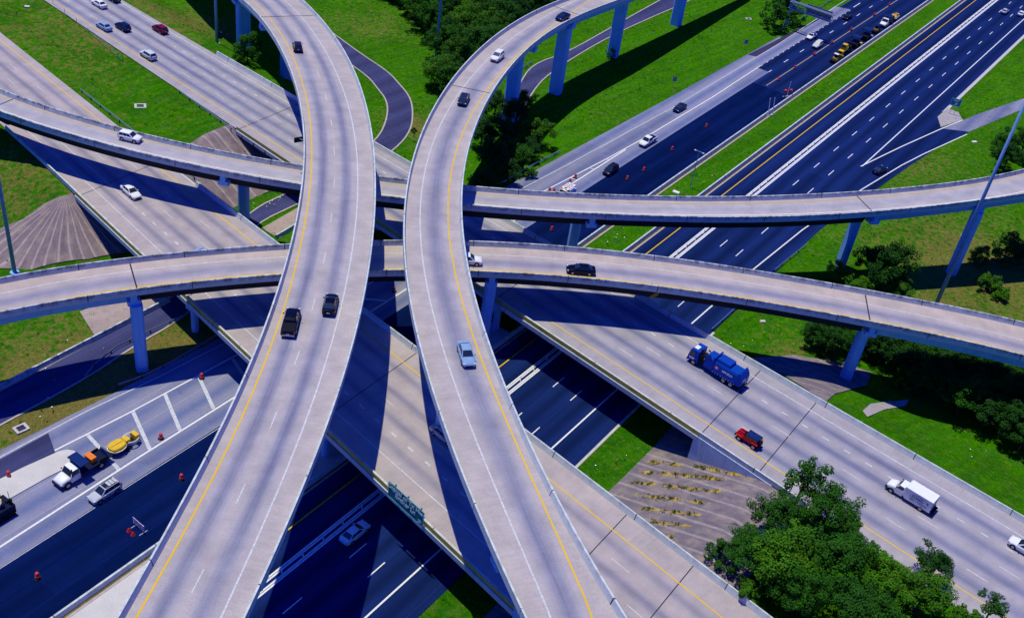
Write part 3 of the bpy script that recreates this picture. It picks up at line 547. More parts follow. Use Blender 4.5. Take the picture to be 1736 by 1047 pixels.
# loop ramp and frontage road, traced on the ground
Lc = [(-40, -123.3), (40, -123.3), (87, -123.4), (100, -126), (113, -132.0), (126, -136.1), (133, -136.0), (150, -136.4), (165, -139.1), (175, -145.05), (181, -150.6), (184, -156.2), (187, -161.8), (189, -169.8), (193, -184), (199, -215)]
Rc = [(206, -215), (199, -184.1), (197, -177.5), (195, -169.7), (193, -160.7), (190, -154.6), (187, -148.8), (182, -143.4), (174, -137.2), (165, -133.8), (150, -131.5), (133, -131.7), (122, -131.9), (113, -127.5), (104, -121.5), (93, -118.6), (83, -118.3), (74, -117.), (59, -117.), (40, -116.9), (-40, -116.9)]
def roundup(P, k=5):
    P = np.array(P, float); t = np.arange(len(P)); 
    for _ in range(2):
        Q = np.empty((2 * len(P) - 2, 2)); Q[0::2] = P[:-1] * .75 + P[1:] * .25; Q[1::2] = P[:-1] * .25 + P[1:] * .75; P = np.vstack([P[:1], Q, P[-1:]])
    return P.tolist()
Lc, Rc = roundup(Lc), roundup(Rc)
LOOPQ = [np.array(Lc + Rc), np.array([(281.5, -48.3), (286, -46.8), (300, -43.6), (330, -35.), (420, -8), (440, 8), (420, 0), (325, -28.3), (315, -35.2), (286, -42.03), (254, -46.9), (207, -51), (292, -51)])]
lp = sheet('loop_ramp', Lc + Rc, .045, M_as4)
for nm, P in (('kerb_strip', Lc), ('kerb_strip', Rc)):
    o = lane_line('kerb_strip', P, .17, .09, M_kerbt, None); o.matrix_world = MMD; tag(o, kind='structure')
sheet('paved_apron', puv([(445, 386), (505, 352), (497, 388), (474, 404), (452, 392)]) + [], .05, M_cbrown)
UPL = roundup([(195, -128), (213, -135.2), (226, -140.5), (240, -138.8), (267, -140.7), (298, -142.8), (420, -150)]); UPR = roundup([(420, -140), (308, -136.3), (275, -137.4), (252, -137), (225, -134.4), (213, -131), (197, -124)])
LOOPQ.append(np.array(UPL + UPR))
fr = sheet('frontage_road', UPL + UPR, .045, M_as4)
for P in (UPL, UPR): o = lane_line('kerb_strip', P, .17, .09, M_kerbt, None); o.matrix_world = MMD; tag(o, kind='structure')

# slope paving draped on the embankments
def drape(name, pts, m, off=.12, step=1.5, org=None):
    W3 = [(p[0], p[1]) for p in pts]; org = org or (0, 0)
    bm = bmesh.new(); vs = [bm.verts.new((x, y, 0)) for x, y in W3]; f = bm.faces.new(vs)
    if f.normal.z < 0: f.normal_flip()
    bmesh.ops.triangulate(bm, faces=bm.faces[:])
    xs = [p[0] for p in W3]; ys = [p[1] for p in W3]
    for lo, hi, nrm in ((min(xs), max(xs), (1, 0, 0)), (min(ys), max(ys), (0, 1, 0))):
        k = lo + step
        while k < hi: bmesh.ops.bisect_plane(bm, geom=bm.verts[:] + bm.edges[:] + bm.faces[:], plane_co=(k * nrm[0], k * nrm[1], 0), plane_no=nrm); k += step
    z = terr([(v.co.x, v.co.y) for v in bm.verts])
    for v, h in zip(bm.verts, z): v.co = (v.co.x - org[0], v.co.y - org[1], h + off)
    bm.normal_update()
    for f in bm.faces:
        if f.normal.z < 0: f.normal_flip()
    me = bpy.data.meshes.new(name); bm.to_mesh(me); bm.free(); me.materials.append(m); me.polygons.foreach_set('use_smooth', [True] * len(me.polygons))
    o = bpy.data.objects.new(name, me); COL.objects.link(o); o.location = (org[0], org[1], 0); return tag(o, kind='structure')
def slope_mat(name, radial, ax=None, a=(.15, .115, .15), b=(.28, .21, .225), pale=(.46, .38, .40)):
    t = NT(name); P = t.coord(); x, y, _ = t.sep(P)
    if radial: th = t.math('ARCTAN2', y, x); q = t.math('MULTIPLY', th, 6.2); w = t.math('MULTIPLY', t.math('POWER', t.math('ADD', t.math('MULTIPLY', x, x), t.math('MULTIPLY', y, y)), .5), .08)
    else: q = t.math('ADD', t.math('MULTIPLY', x, ax[0]), t.math('MULTIPLY', y, ax[1])); w = t.math('MULTIPLY', t.math('ADD', t.math('MULTIPLY', x, -ax[1]), t.math('MULTIPLY', y, ax[0])), .1)
    q = t.math('ADD', q, t.math('MULTIPLY', t.noise(P, .08, 2.), .35)); s1 = t.noise(t.comb(q, w), .9, 4., .65, .32, .68); s2 = t.noise(t.comb(t.math('MULTIPLY', q, 2.), w), 3., 4., .6, .3, .7)
    col = t.mix(s1, a, b); col = t.mix(t.math('MULTIPLY', s2, .35), col, tuple(k * .5 for k in a))
    fr = t.math('ABSOLUTE', t.math('SUBTRACT', t.math('FRACT', t.math('MULTIPLY', q, .95 if radial else .36)), .5)); wob = t.noise(P, .8, 5., .7, .3, .7)
    col = t.mix(t.math('MULTIPLY', t.rng(fr, .16 if radial else .12, .03), t.math('MULTIPLY_ADD', wob, .7, .2)), col, pale)
    n = t.noise(P, .5, 5., .6, .45, .7); col = t.mix(t.math('MULTIPLY', n, .4), col, (.42, .33, .27)); n3 = t.noise(P, 7., 4.); col = t.mix(.3, col, t.mix(n3, (.2, .2, .2), (.8, .8, .8)), 'OVERLAY')
    return t.fin(col, .92, .15, bump=n3, bs=.25, bd=.03)
apex = lineA(-153, .4)
M_cone = slope_mat('slope_radial', True); M_slp = slope_mat('slope_straight', False, (MD[0], MD[1])); M_slp2 = slope_mat('slope_weedy', False, (FB.n[0], FB.n[1]), (.135, .115, .165), (.20, .165, .20), (.34, .29, .31))
cone_px = [(115, 331), (75, 346), (40, 372), (-30, 400), (-30, 448), (0, 455), (52, 458), (150, 440), (222, 428), (230, 420), (240, 400)]
drape('slope_paving', [tuple(ray(p)[:2]) for p in cone_px] + [uv2w(104, -141)[:2], uv2w(104, -153)[:2]], M_cone, org=apex)
drape('slope_paving', [uv2w(104.2, -139.3)[:2], uv2w(112, -138.8)[:2], uv2w(152, -138.8)[:2], uv2w(158, -146)[:2], uv2w(157, -153.6)[:2], uv2w(130, -154.3)[:2], uv2w(104.2, -154.3)[:2]], M_slp)
drape('slope_paving', [tuple(p[:2]) for p in (ray((1033, 832)), ray((1060, 806)), ray((1110, 756)))] + [uv2w(143, -44.5)[:2], uv2w(150, -43)[:2], uv2w(143, -31.)[:2], uv2w(126, -19.)[:2], uv2w(108, -19)[:2], uv2w(60, -19)[:2], uv2w(60, -44.2)[:2]], M_slp2)
drape('slope_paving', [tuple(ray(p)[:2]) for p in [(1276, 607), (1300, 606), (1345, 602), (1420, 614), (1477, 631), (1470, 652), (1415, 668), (1400, 682), (1335, 640)]], M_slp2, off=.14)
drape('slope_paving', [tuple(ray(p)[:2]) for p in [(135, 528), (215, 500), (300, 500), (262, 520), (200, 553), (150, 580), (160, 568)]], M_cbrown, off=.08)
drape('drain_channel', [tuple(ray(p)[:2]) for p in [(1462, 697), (1475, 685), (1510, 680), (1540, 677), (1537, 686), (1500, 694), (1470, 707)]], M_cgrey, off=.12, step=1.)
# retaining wall under the south-east end of the grey highway
mb = MB(); fb = B_; A0 = FB.a_at_v(VSE - .6, 0); rows = []
for a in np.linspace(A0, A0 + 16, 9):
    o = float(fb['sw'](a)) - .1; x, y, _ = FB.w(a, o - .15); zb = max(0, min(6.5, terr1(x, y))) - 1.; rows.append((FB.w(a, o, ZH - .06), FB.w(a, o - .02, zb), FB.w(a, o + .35, zb), FB.w(a, o + .35, ZH - .06)))
pts = [p for r_ in rows for p in r_]; mb.add(pts, [(i * 4 + k, i * 4 + (k + 1) % 4, (i + 1) * 4 + (k + 1) % 4, (i + 1) * 4 + k) for i in range(8) for k in range(4)] + [(3, 2, 1, 0), (32, 33, 34, 35)])
tag(mb.build('retaining_wall', mat_conc('wall_concrete', (.40, .52, .74), (.50, .60, .80), .4, .5)), 'pale concrete wing wall under the end of the bridge near the red off-roader', 'wall')
# ------------------------------------------------------------------ barriers, walls, rails
def wall_run(name, label, cat, uvs, h, w, m, base=0., grp=None, cap=None):
    """upright concrete wall along (u, v) points on flat ground"""
    mb = MB(); P = np.array(uvs, float); T = np.gradient(P, axis=0); T /= np.linalg.norm(T, axis=1)[:, None]; Nn = np.stack([-T[:, 1], T[:, 0]], 1); pts = []; uv = []; s = 0
    for i, p in enumerate(P):
        if i: s += np.linalg.norm(P[i] - P[i - 1])
        for o, z in ((-w, base - .3), (-w, base + .15), (-w * .5, base + h), (w * .5, base + h), (w, base + .15), (w, base - .3)):
            q = p + Nn[i] * o; pts.append(uv2w(q[0], q[1], z)); uv.append((s, max(0, z - base) / h))
    F = [(i * 6 + k, i * 6 + (k + 1) % 6, (i + 1) * 6 + (k + 1) % 6, (i + 1) * 6 + k) for i in range(len(P) - 1) for k in range(6)] + [(5, 4, 3, 2, 1, 0), tuple((len(P) - 1) * 6 + k for k in range(6))]
    mb.add(pts, F, 0, uv); return tag(mb.build(name, m), label, cat, grp)
def lin(p, q, n): return [(p[0] + (q[0] - p[0]) * i / n, p[1] + (q[1] - p[1]) * i / n) for i in range(n + 1)]
def bline(us, f): return [(u, f(u)) for u in us]
U = np.arange(-40, 461, 10.)
for nm, lab, v0, v1, m in (('median_barrier', 'long pale median wall on the dug-up side of the grass strip', -83.1, -83.95, M_barL), ('median_barrier', 'long pale median wall beside the yellow line of the open lanes', -76.9, -76.2, M_barL)):
    f = lambda u, v0=v0, v1=v1: v0 + (v1 - v0) * np.clip((u - 60) / 110, 0, 1)
    b = wall_run(nm, lab, 'barrier', bline(U, f), .85, .30, m)
    sgn = 1
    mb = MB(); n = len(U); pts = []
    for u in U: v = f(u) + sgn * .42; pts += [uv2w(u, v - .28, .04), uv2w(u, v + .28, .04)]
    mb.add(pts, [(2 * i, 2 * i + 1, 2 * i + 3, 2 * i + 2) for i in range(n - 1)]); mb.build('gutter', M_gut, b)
    mb = MB(); pts = []
    for u in U: v = f(u) + sgn * .82; pts += [uv2w(u, v - .16, .09), uv2w(u, v + .16, .09)]
    mb.add(pts, [(2 * i, 2 * i + 1, 2 * i + 3, 2 * i + 2) for i in range(n - 1)]); mb.build('kerb', M_kerbt, b)
wall_run('retaining_wall', 'low concrete wall along the far side of the loop ramp', 'wall', lin((20, -123.6), (95, -123.8), 15), .9, .3, M_barW)
wall_run('retaining_wall', 'short pale wall between the brown apron and the dark lanes below the tall two-lane flyover', 'wall', [w2uv(p) for p in bk([(468, 404), (484, 395), (500, 385), (516, 375)], 0)], .8, .3, M_barL)
M_steel = plain('galvanised_steel', (.30, .36, .48), .45, .5, .5); M_post = plain('weathered_post', (.06, .055, .06), .8, .2); M_rail = plain('rail_steel', (.25, .32, .46), .5, .4, .3)
def guardrail(label, W3, step=3.8, h=.7):
    P = [Vector(p) for p in W3]; mb = MB(); t = empty('guardrail', label, 'guardrail', P[0]); o0 = P[0]; prof = [(0, -.16), (.05, -.1), (0, 0), (.05, .1), (0, .16), (-.03, .16), (-.03, -.16)]; n = len(prof); pts = []
    for i, p in enumerate(P):
        d = (P[min(i + 1, len(P) - 1)] - P[max(i - 1, 0)]); d.z = 0; d.normalize(); s = Vector((d.y, -d.x, 0))
        for a, z in prof: pts.append(p - o0 + s * a + Vector((0, 0, h - .16 + z)))
    mb.add(pts, [(i * n + k, i * n + (k + 1) % n, (i + 1) * n + (k + 1) % n, (i + 1) * n + k) for i in range(len(P) - 1) for k in range(n)]); mb.build('rail', M_rail, t)
    L = 0.; nxt = .5
    for a, b in zip(P, P[1:]):
        l = (b - a).length
        while nxt < L + l:
            q = a + (b - a) * ((nxt - L) / l) - o0; m2 = MB(); m2.box(q + Vector((0, 0, h / 2 - .15)), (.18, .18, h + .1)); m2.build('post', M_post, t); nxt += step
        L += l
    return t
def pl(pts, z=None): return [tuple(ray(p)) if z is None else tuple(bk([p], z)[0]) for p in pts]
guardrail('steel guardrail on posts between the loop ramp and the dry grass', pl([(326, 532), (314, 537), (256, 564), (200, 590), (160, 622), (144, 643)], .0))
guardrail('double steel guardrail along the hatched lanes under the lower cross ramp', pl([(375, 568), (369, 571), (330, 594), (289, 618), (245, 640), (200, 656)], 0))
guardrail('steel guardrail in front of the trees beside the upper edge of the grey shoulder', pl([(850, 313), (860, 308), (880, 296), (905, 282), (930, 269), (949, 259)], 0))
guardrail('short guardrail where the frontage road meets the trees', pl([(868, 131), (885, 119), (902, 107)], 0))
guardrail('guardrail beside the exit lane at the sunny grass below the upper cross ramp', pl([(1308, 464), (1316, 458), (1340, 438), (1366, 417)], 0))
guardrail('guardrail on black posts beside the grass right of the grey bridge', pl([(1205, 562), (1222, 547), (1243, 528), (1262, 510)], 0))
guardrail('long pale guardrail along the grass slope at the left carriageway', [FA.w(a, float(A_['ne'](a)) + .8, 7.4) for a in np.linspace(-112, -68, 12)])
guardrail('guardrail between the grass strip and the grey highway on the hilltop', [FB.w(a, float(B_['sw'](a)) - .9 + .03 * max(0, -70 - a), 7.4) for a in np.linspace(-92, -52, 10)])
guardrail('guardrail stub beside the bushes under the sign gantry', pl([(1322, 53), (1338, 44), (1345, 40)], 0)); guardrail('guardrail beyond the sign gantry', pl([(1357, 34), (1372, 26), (1400, 8), (1420, -6)], 0))
# wire fence on the grass slope
t = empty('wire_fence', 'low wire fence running down the grass slope beside the highway', 'fence', tuple(ray((100, 15))))
fp = [Vector(ray(p)) for p in [(90, 8), (110, 24), (130, 40), (150, 56), (170, 73), (188, 88), (200, 99), (208, 105)]]; o0 = Vector(t.location)
for p in fp: m = MB(); m.tube(p - o0, p - o0 + Vector((0, 0, 1.3)), .05, n=6); m.build('post', M_post, t)
m = MB()
for a, b in zip(fp, fp[1:]):
    for z in (.4, .8, 1.2): m.tube(a - o0 + Vector((0, 0, z)), b - o0 + Vector((0, 0, z)), .018, n=4)
m.build('wire', M_steel, t)

# ------------------------------------------------------------------ masts, signs
M_mast = plain('mast_blue_steel', (.17, .33, .60), .5, .3, .1)
def mast(label, base, z, H, r0=.36, r1=.2):
    t = empty('light_mast', label, 'light pole', tuple(bk([base], z)[0])); m = MB(); m.tube((0, 0, -1), (0, 0, H), r0, r1, 12); m.build('pole', M_mast, t, True)
    m = MB(); m.lathe([(.75, -.6), (.75, .18), (.5, .2)], n=12); m.build('footing', M_pier, t)
    hd = MB(); hd.lathe([(.9, H - .3), (1.0, H - .15), (.4, H + .1)], n=12); ho = hd.build('head', M_mast, t)
    for k in range(6):
        a = k * math.pi / 3; l = MB(); l.box((1.3 * math.cos(a), 1.3 * math.sin(a), H - .35), (.5, .5, .25)); l.build('lamp', M_steel, ho)
    return t
mast('tall blue light mast crossing in front of the right end of the upper cross ramp', (1577, 538), 0, 56, .42, .22)
mast('tall blue light mast standing at the foot of the paved cone on the left', (25, 462), 0, 40, .36, .2)
tm = mast('light mast with a dark box near its foot on the grass behind the grey highway', (368, 75), 5., 40, .4, .22)
m = MB(); m.box((.9, -.2, 2.4), (.9, .7, 1.5)); m.build('control_box', M_joint, tm)
mast('light mast rising out of the edge of the woods', (738, 106), 0, 40, .36, .2)
t = empty('street_lamp', 'slim two-armed lamp post in the grass median', 'street lamp', tuple(bk([(1170, 318)], 0)[0])); m = MB(); m.tube((0, 0, 0), (0, 0, 9.), .1, .07, 8); m.build('pole', M_mast, t)
d = Vector((MN[0], MN[1], 0)); m = MB(); m.tube(d * -.9 + Vector((0, 0, 9)), d * .9 + Vector((0, 0, 9)), .06, n=6); m.build('arm', M_mast, t)
for s in (-1, 1): m = MB(); m.box(d * .95 * s + Vector((0, 0, 8.9)), (.5, .3, .2), M=Matrix.Rotation(-AZ, 3, 'Z')); m.build('lamp', M_white, t)
M_sgreen = plain('sign_green', (.0, .20, .19), .5, .4, 0, .08); M_sedge = plain('sign_edge', (.10, .62, .66), .5, .4); M_swhite = plain('sign_white', (.75, 1., 1.), .5, .3); M_syel = plain('sign_yellow', (.72, .38, .003), .5, .4); M_black = plain('sign_black', (.01, .01, .014), .6, .3); M_sgrey = plain('sign_back', (.16, .20, .30), .5, .4, .4)
def text_mesh(body, size, mat, parent, M, al='CENTER', ext=.01, name='lettering'):
    cu = bpy.data.curves.new('lettering', 'FONT'); cu.body = body; cu.size = size; cu.align_x = al; cu.align_y = 'CENTER'; cu.extrude = ext; cu.offset = .03 * size
    o = bpy.data.objects.new('tmp', cu); COL.objects.link(o); dg = bpy.context.evaluated_depsgraph_get(); me = bpy.data.meshes.new_from_object(o.evaluated_get(dg)); bpy.data.objects.remove(o)
    me.materials.clear(); me.materials.append(mat); q = bpy.data.objects.new(name, me); COL.objects.link(q); q.parent = parent; q.matrix_local = M; return q
def panel(name, w, h, m, medge, parent, edge=.09, th=.06):
    """flat sign in its own xz plane facing -y"""
    a = MB(); a.box((0, 0, 0), (w, th, h)); p = a.build('panel', m, parent)
    b = MB()
    for s in (-1, 1): b.box((s * (w / 2 - edge / 2), -th / 2 - .008, 0), (edge, .03, h)); b.box((0, -th / 2 - .008, s * (h / 2 - edge / 2)), (w - 2 * edge, .03, edge))
    b.build('border', medge, p); return p
RX = Matrix.Rotation(math.pi / 2, 4, 'X')
# big exit sign on the side of the bridge
zs = 9.3
for zs in np.arange(8.6, 11, .05):          # height at which the traced top edge stands clear of the rail
    P1 = bk([(659.8, 814.5)], zs)[0]; P2 = bk([(719.6, 869.2)], zs)[0]; ia, io = FA.inv(P1)
    if io < float(A_['sw'](ia)) - .75: break
ctr = (P1 + P2) / 2; wv = P2 - P1; sw_ = float(np.linalg.norm(wv)); rz = math.atan2(wv[1], wv[0])
t = empty('exit_sign', 'big green sign with white lettering hung on the side of the bridge', 'road sign', (ctr[0], ctr[1], zs - 1.35), rz)
p = panel('panel', sw_, 2.7, M_sgreen, M_sedge, t)
text_mesh('Capital of Tx Hwy', 1.02, M_swhite, t, Matrix.Translation((.05, -.05, .72)) @ RX); text_mesh('Braker Ln', 1.02, M_swhite, t, Matrix.Translation((-.1, -.05, -.18)) @ RX)
m = MB(); ar = Matrix.Rotation(math.pi / 4, 4, 'Y'); pts = [(-.1, 0, -.5), (.1, 0, -.5), (.1, 0, .12), (.34, 0, -.12), (.34, 0, .14), (0, 0, .5), (-.34, 0, .14), (-.34, 0, -.12), (-.1, 0, .12)]
m.add([ar @ Vector(q) for q in pts] + [ar @ Vector((q[0], -.02, q[2])) for q in pts], [tuple(range(9)), tuple(range(17, 8, -1))]); o = m.build('arrow', M_swhite, t); o.location = (sw_ / 2 - .75, -.05, -.8)
for x in (-2.6, 0, 2.6): m = MB(); m.box((x, .25, 0), (.12, .44, 2.5)); m.build('bracket', M_sgrey, t)
c = bk([(647.4, 824.5)], 6.4)[0]
t = empty('clearance_sign', 'orange plate under the rail of the bridge next to the big green sign', 'road sign', tuple(c), rz); panel('panel', 2.5, .75, M_syel, M_syel, t, .05)
for k in range(7): m = MB(); m.box((-.9 + k * .3, -.045, 0), (.16, .02, .34 if k % 3 else .26)); m.build('marking', M_black, t)
m = MB(); m.box((0, .3, .1), (1.6, .5, .1)); m.build('bracket', M_sgrey, t)
# yellow sign hung under the lower cross ramp
c = bk([(1109.5, 500.5)], 13.5)[0]; a0 = bk([(1103, 503.5)], 13.3)[0]; a1 = bk([(1117, 497.)], 13.3)[0]; rz2 = math.atan2((a1 - a0)[1], (a1 - a0)[0])
t = empty('warning_sign', 'yellow plate with black arrows hung on an arm from the lower cross ramp', 'road sign', tuple(c), rz2); panel('panel', 1.9, .62, M_syel, M_syel, t, .04)
for x in (-.72, .25): m = MB(); m.add([(x - .14, -.05, -.14), (x + .14, -.05, -.14), (x, -.05, .2)], [(0, 1, 2)]); m.build('arrow', M_black, t)
for x in (-.4, -.22, -.04, .52, .68): m = MB(); m.box((x, -.045, 0), (.11, .02, .22)); m.build('marking', M_black, t)
m = MB(); m.tube((0, .05, .3), (0, .3, 1.6), .06, n=6); m.tube((0, .3, 1.6), (0, 1.2, 1.8), .06, n=6); m.build('arm', M_steel, t)
# sign seen from its back beside the tall flyover
c = bk([(507.5, 236.5)], 21.)[0]
t = empty('hanging_sign', 'dark sign back sticking out beside the tall two-lane flyover', 'road sign', tuple(c), math.pi / 2 - AZ - .35); panel('panel', 2.0, 1.0, M_black, M_black, t); m = MB(); m.tube((0, .05, .2), (.6, -1.6, .2), .07, n=6); m.build('arm', M_steel, t)
# exit gore sign
b = bk([(1613, 193.5)], 0)[0]
t = empty('exit_sign', 'small green sign with rounded corners standing in the gore of the exit ramp', 'road sign', tuple(b), -.28)
for x in (-.55, .55): m = MB(); m.tube((x, .08, 0), (x, .08, 3.9), .06, n=6); m.build('post', M_steel, t)
g = empty('tmp', None, None); bpy.data.objects.remove(g)
a = MB(); a.box((0, 0, 3.4), (2.6, .06, 2.1)); p = a.build('panel', M_sgreen, t)
b_ = MB()
for s in (-1, 1): b_.box((s * 1.22, -.04, 3.4), (.16, .03, 2.1)); b_.box((0, -.04, 3.4 + s * .97), (2.28, .03, .16))
b_.build('border', M_sedge, p)
text_mesh('EXIT', .72, M_swhite, t, Matrix.Translation((0, -.05, 3.85)) @ RX); m = MB(); m.add([ar @ Vector(q) for q in pts], [tuple(range(9))]); o = m.build('arrow', M_swhite, t); o.location = (.1, -.06, 3.0)
# diamond warning sign by the loop ramp
b = bk([(700.5, 239)], 0)[0]; t = empty('warning_sign', 'yellow diamond sign with a red yield triangle beside the loop ramp', 'road sign', tuple(b), .12)
m = MB(); m.tube((0, .06, 0), (0, .06, 3.0), .05, n=6); m.build('post', M_steel, t); m = MB(); m.add([(0, 0, 1.65), (.92, 0, 2.55), (0, 0, 3.45), (-.92, 0, 2.55), (0, .04, 1.65), (.92, .04, 2.55), (0, .04, 3.45), (-.92, .04, 2.55)], [(0, 1, 2, 3), (7, 6, 5, 4), (0, 4, 5, 1), (1, 5, 6, 2), (2, 6, 7, 3), (3, 7, 4, 0)]); p = m.build('panel', M_syel, t)
M_red = plain('sign_red', (.45, .008, .012), .5, .4); m = MB(); m.add([(0, -.02, 2.0), (.48, -.02, 2.72), (-.48, -.02, 2.72)], [(0, 1, 2)]); m.build('triangle', M_red, p); m = MB(); m.add([(0, -.03, 2.25), (.24, -.03, 2.6), (-.24, -.03, 2.6)], [(0, 1, 2)]); m.build('triangle', M_swhite, p); m = MB(); m.box((0, -.03, 3.08), (.3, .02, .3)); m.build('arrow', M_black, p)
for px, lab in (((1141, 148), 'small grey sign on a post in the sunny grass beside the left lanes'), ((1262, 84), 'small grey sign on a post in the grass near the bushes')):
    b = bk([px], 0)[0]; t = empty('post_sign', lab, 'road sign', tuple(b), .3)
    m = MB(); m.tube((0, .05, 0), (0, .05, 2.6), .05, n=6); m.build('post', M_steel, t); m = MB(); m.box((0, 0, 2.3), (1.1, .05, 1.3)); m.build('panel', M_sgrey, t)
# sign gantry at the top
b = np.array([*bk([(1331, 46)], 0)[0]]); t = empty('sign_gantry', 'steel truss gantry with sign panels over the left lanes at the top of the picture', 'gantry', tuple(b), -AZ)
for y in (-.6, .6):
    m = MB(); m.tube((0, y, 0), (0, y, 8.2), .32, .26, 10); m.build('post', M_mast, t)
for y in (-.75, .75):
    for z in (6.1, 8.0): m = MB(); m.tube((-.4, y, z), (13.4, y, z), .15, n=6); m.build('chord', M_steel, t)
m = MB()
for k in range(11):
    x = k * 1.22
    for y in (-.75, .75): m.tube((x, y, 6.3 if k % 2 else 7.9), (x + 1.22, y, 7.9 if k % 2 else 6.3), .09, n=5)
    m.tube((x, -.75, 7.9), (x + 1.22, .75, 7.9), .05, n=5); m.tube((x, -.75, 6.3), (x, .75, 6.3), .05, n=5)
m.build('lattice', M_steel, t); m = MB(); m.box((8.5, 1.05, 7.0), (8, .08, 3.0)); m.build('panel', M_sgrey, t); m = MB(); m.box((7, -1.2, 8.4), (12, .7, .08)); m.build('walkway', M_sgrey, t)

# ------------------------------------------------------------------ drums, cones, delineators
M_drum = plain('drum_red', (.62, .022, .008), .5, .4); M_band = plain('drum_band', (.30, .10, .14), .5, .5); M_rub = plain('rubber', (.012, .012, .018), .8, .2)
def make_drum():
    t = empty('traffic_drum', 'x', 'traffic drum', group='orange traffic drums'); m = MB(); m.lathe([(.31, .07), (.29, .35), (.27, .36), (.26, .65), (.24, .66), (.23, .92), (.20, 1.0), (.08, 1.02)], n=14); m.build('barrel', M_drum, t, True)
    for z, r in ((.24, .305), (.50, .28), (.76, .255)): m = MB(); m.lathe([(r, z), (r - .008, z + .12)], n=14); m.build('band', M_band, t)
    m = MB(); m.lathe([(.46, 0), (.46, .07), (.33, .09)], n=14); m.build('base', M_rub, t); return t
drums = [((342, 641), 'orange drum at the tip of the white hatching near the tall flyover'), ((273, 743), 'orange drum standing inside the hatched area beside the work truck'), ((308, 812), 'orange drum on the new black asphalt next to the flyover edge'), ((64, 979), 'orange drum alone on the new black asphalt at the lower left'), ((15, 807), 'orange drum at the edge of the pale traffic island'), ((1139, 255), 'orange drum on the fresh asphalt right of the white pickup'), ((1197, 216), 'orange drum on the fresh asphalt, the farthest before the grass bend'), ((1091, 290), 'orange drum on the fresh asphalt, second from the lower cross barrier'), ((1063, 305), 'orange drum on the fresh asphalt beside the dark wagon'),
         ((975, 302), 'orange drum on the hatching, upper of the close pair'), ((966, 310), 'orange drum on the hatching, lower of the close pair'), ((931, 325), 'orange drum at the cross ramp wall, left of two'), ((939, 326), 'orange drum at the cross ramp wall, right of two beside the signal truck'), ((935, 391), 'orange drum in the gap between the two cross ramps'), ((668, 494), 'orange drum standing in shade between the two tall flyovers')]
lined = [(1319, 137), (1347, 117), (1380, 94), (1410, 74), (1443, 52), (1482, 27), (1507, 10)]
D0 = make_drum(); first = True
for px, lab in drums + [(p, 'orange drum in the row along the pale yellow line at the upper right') for p in lined]:
    o = D0 if first else dup(D0); first = False; b = bk([px], .06)[0]; o.location = tuple(b); o['label'] = lab; o.rotation_euler.z = random.random() * 6; o['group'] = 'orange traffic drums' if px not in lined else 'drums along the yellow line'
t0 = None
for k, u in enumerate(np.arange(51.5, 410, 3.85)):
    if t0 is None:
        t0 = empty('delineator_post', 'slim white post in the buffer between the double white lines', 'delineator', group='posts between the double white lines'); m = MB(); m.tube((0, 0, .02), (0, 0, .95), .06, .05, 8); m.build('tube', M_white, t0); m = MB(); m.lathe([(.16, .02), (.14, .07)], n=8); m.build('base', M_white, t0); o = t0
    else: o = dup(t0)
    o.location = uv2w(u, -68.27 + max(0, (u - 250)) * .0014, .03)
# barricade with striped rails
b = bk([(236, 897)], .04)[0]; q0 = bk([(224, 872)], 1.2)[0]; q1 = bk([(247, 892)], 1.2)[0]; d = q1 - q0
t = empty('barricade', 'striped barricade with red flags lying open on the new asphalt', 'barricade', tuple(b), math.atan2(d[1], d[0]))
for z in (.5, .95, 1.4):
    m = MB(); m.box((0, 0, z), (2.4, .05, .26)); r_ = m.build('rail', M_white, t)
    for k in range(6): m = MB(); x = -1.0 + k * .4; m.add([(x, -.032, z - .13), (x + .16, -.032, z - .13), (x + .26, -.032, z + .13), (x + .1, -.032, z + .13)], [(0, 1, 2, 3)]); m.build('stripe', M_drum, r_)
for x in (-.9, .9): m = MB(); m.box((x, .06, .75), (.08, .06, 1.5)); m.box((x, 0, .04), (.1, 1.3, .08)); m.build('leg', M_steel, t)
for x in (-.5, .4): m = MB(); m.lathe([(.32, 0), (.1, .5), (.04, .55)], (x - .2, -1.1, 0), 10); m.build('flag', M_drum, t)
# portable sign stands by the median
for px, lab, flags in (((1334, 164), 'portable sign stand with two red flags against the median wall', True), ((1306, 196), 'folded white sign frame standing in the median grass', False)):
    b = bk([px], .05)[0]; t = empty('sign_stand', lab, 'sign stand', tuple(b), .5)
    if flags:
        m = MB(); m.tube((0, 0, .3), (.1, .2, 4.2), .08, n=6); m.build('mast', M_white, t)
        for x in (-.9, .9): m = MB(); m.lathe([(.4, 1.4), (.42, 1.9), (.2, 2.1)], (x, 0, 0), 8); m.build('flag', M_drum, t)
    else:
        for x in (-.7, .7): m = MB(); m.tube((x, 0, 0), (x, 1.0, 4.4), .1, n=6); m.build('upright', M_white, t)
    for s in (-1, 1): m = MB(); m.box((s * .7, 0, .12), (1.4, .14, .14)); m.build('foot', M_white, t)
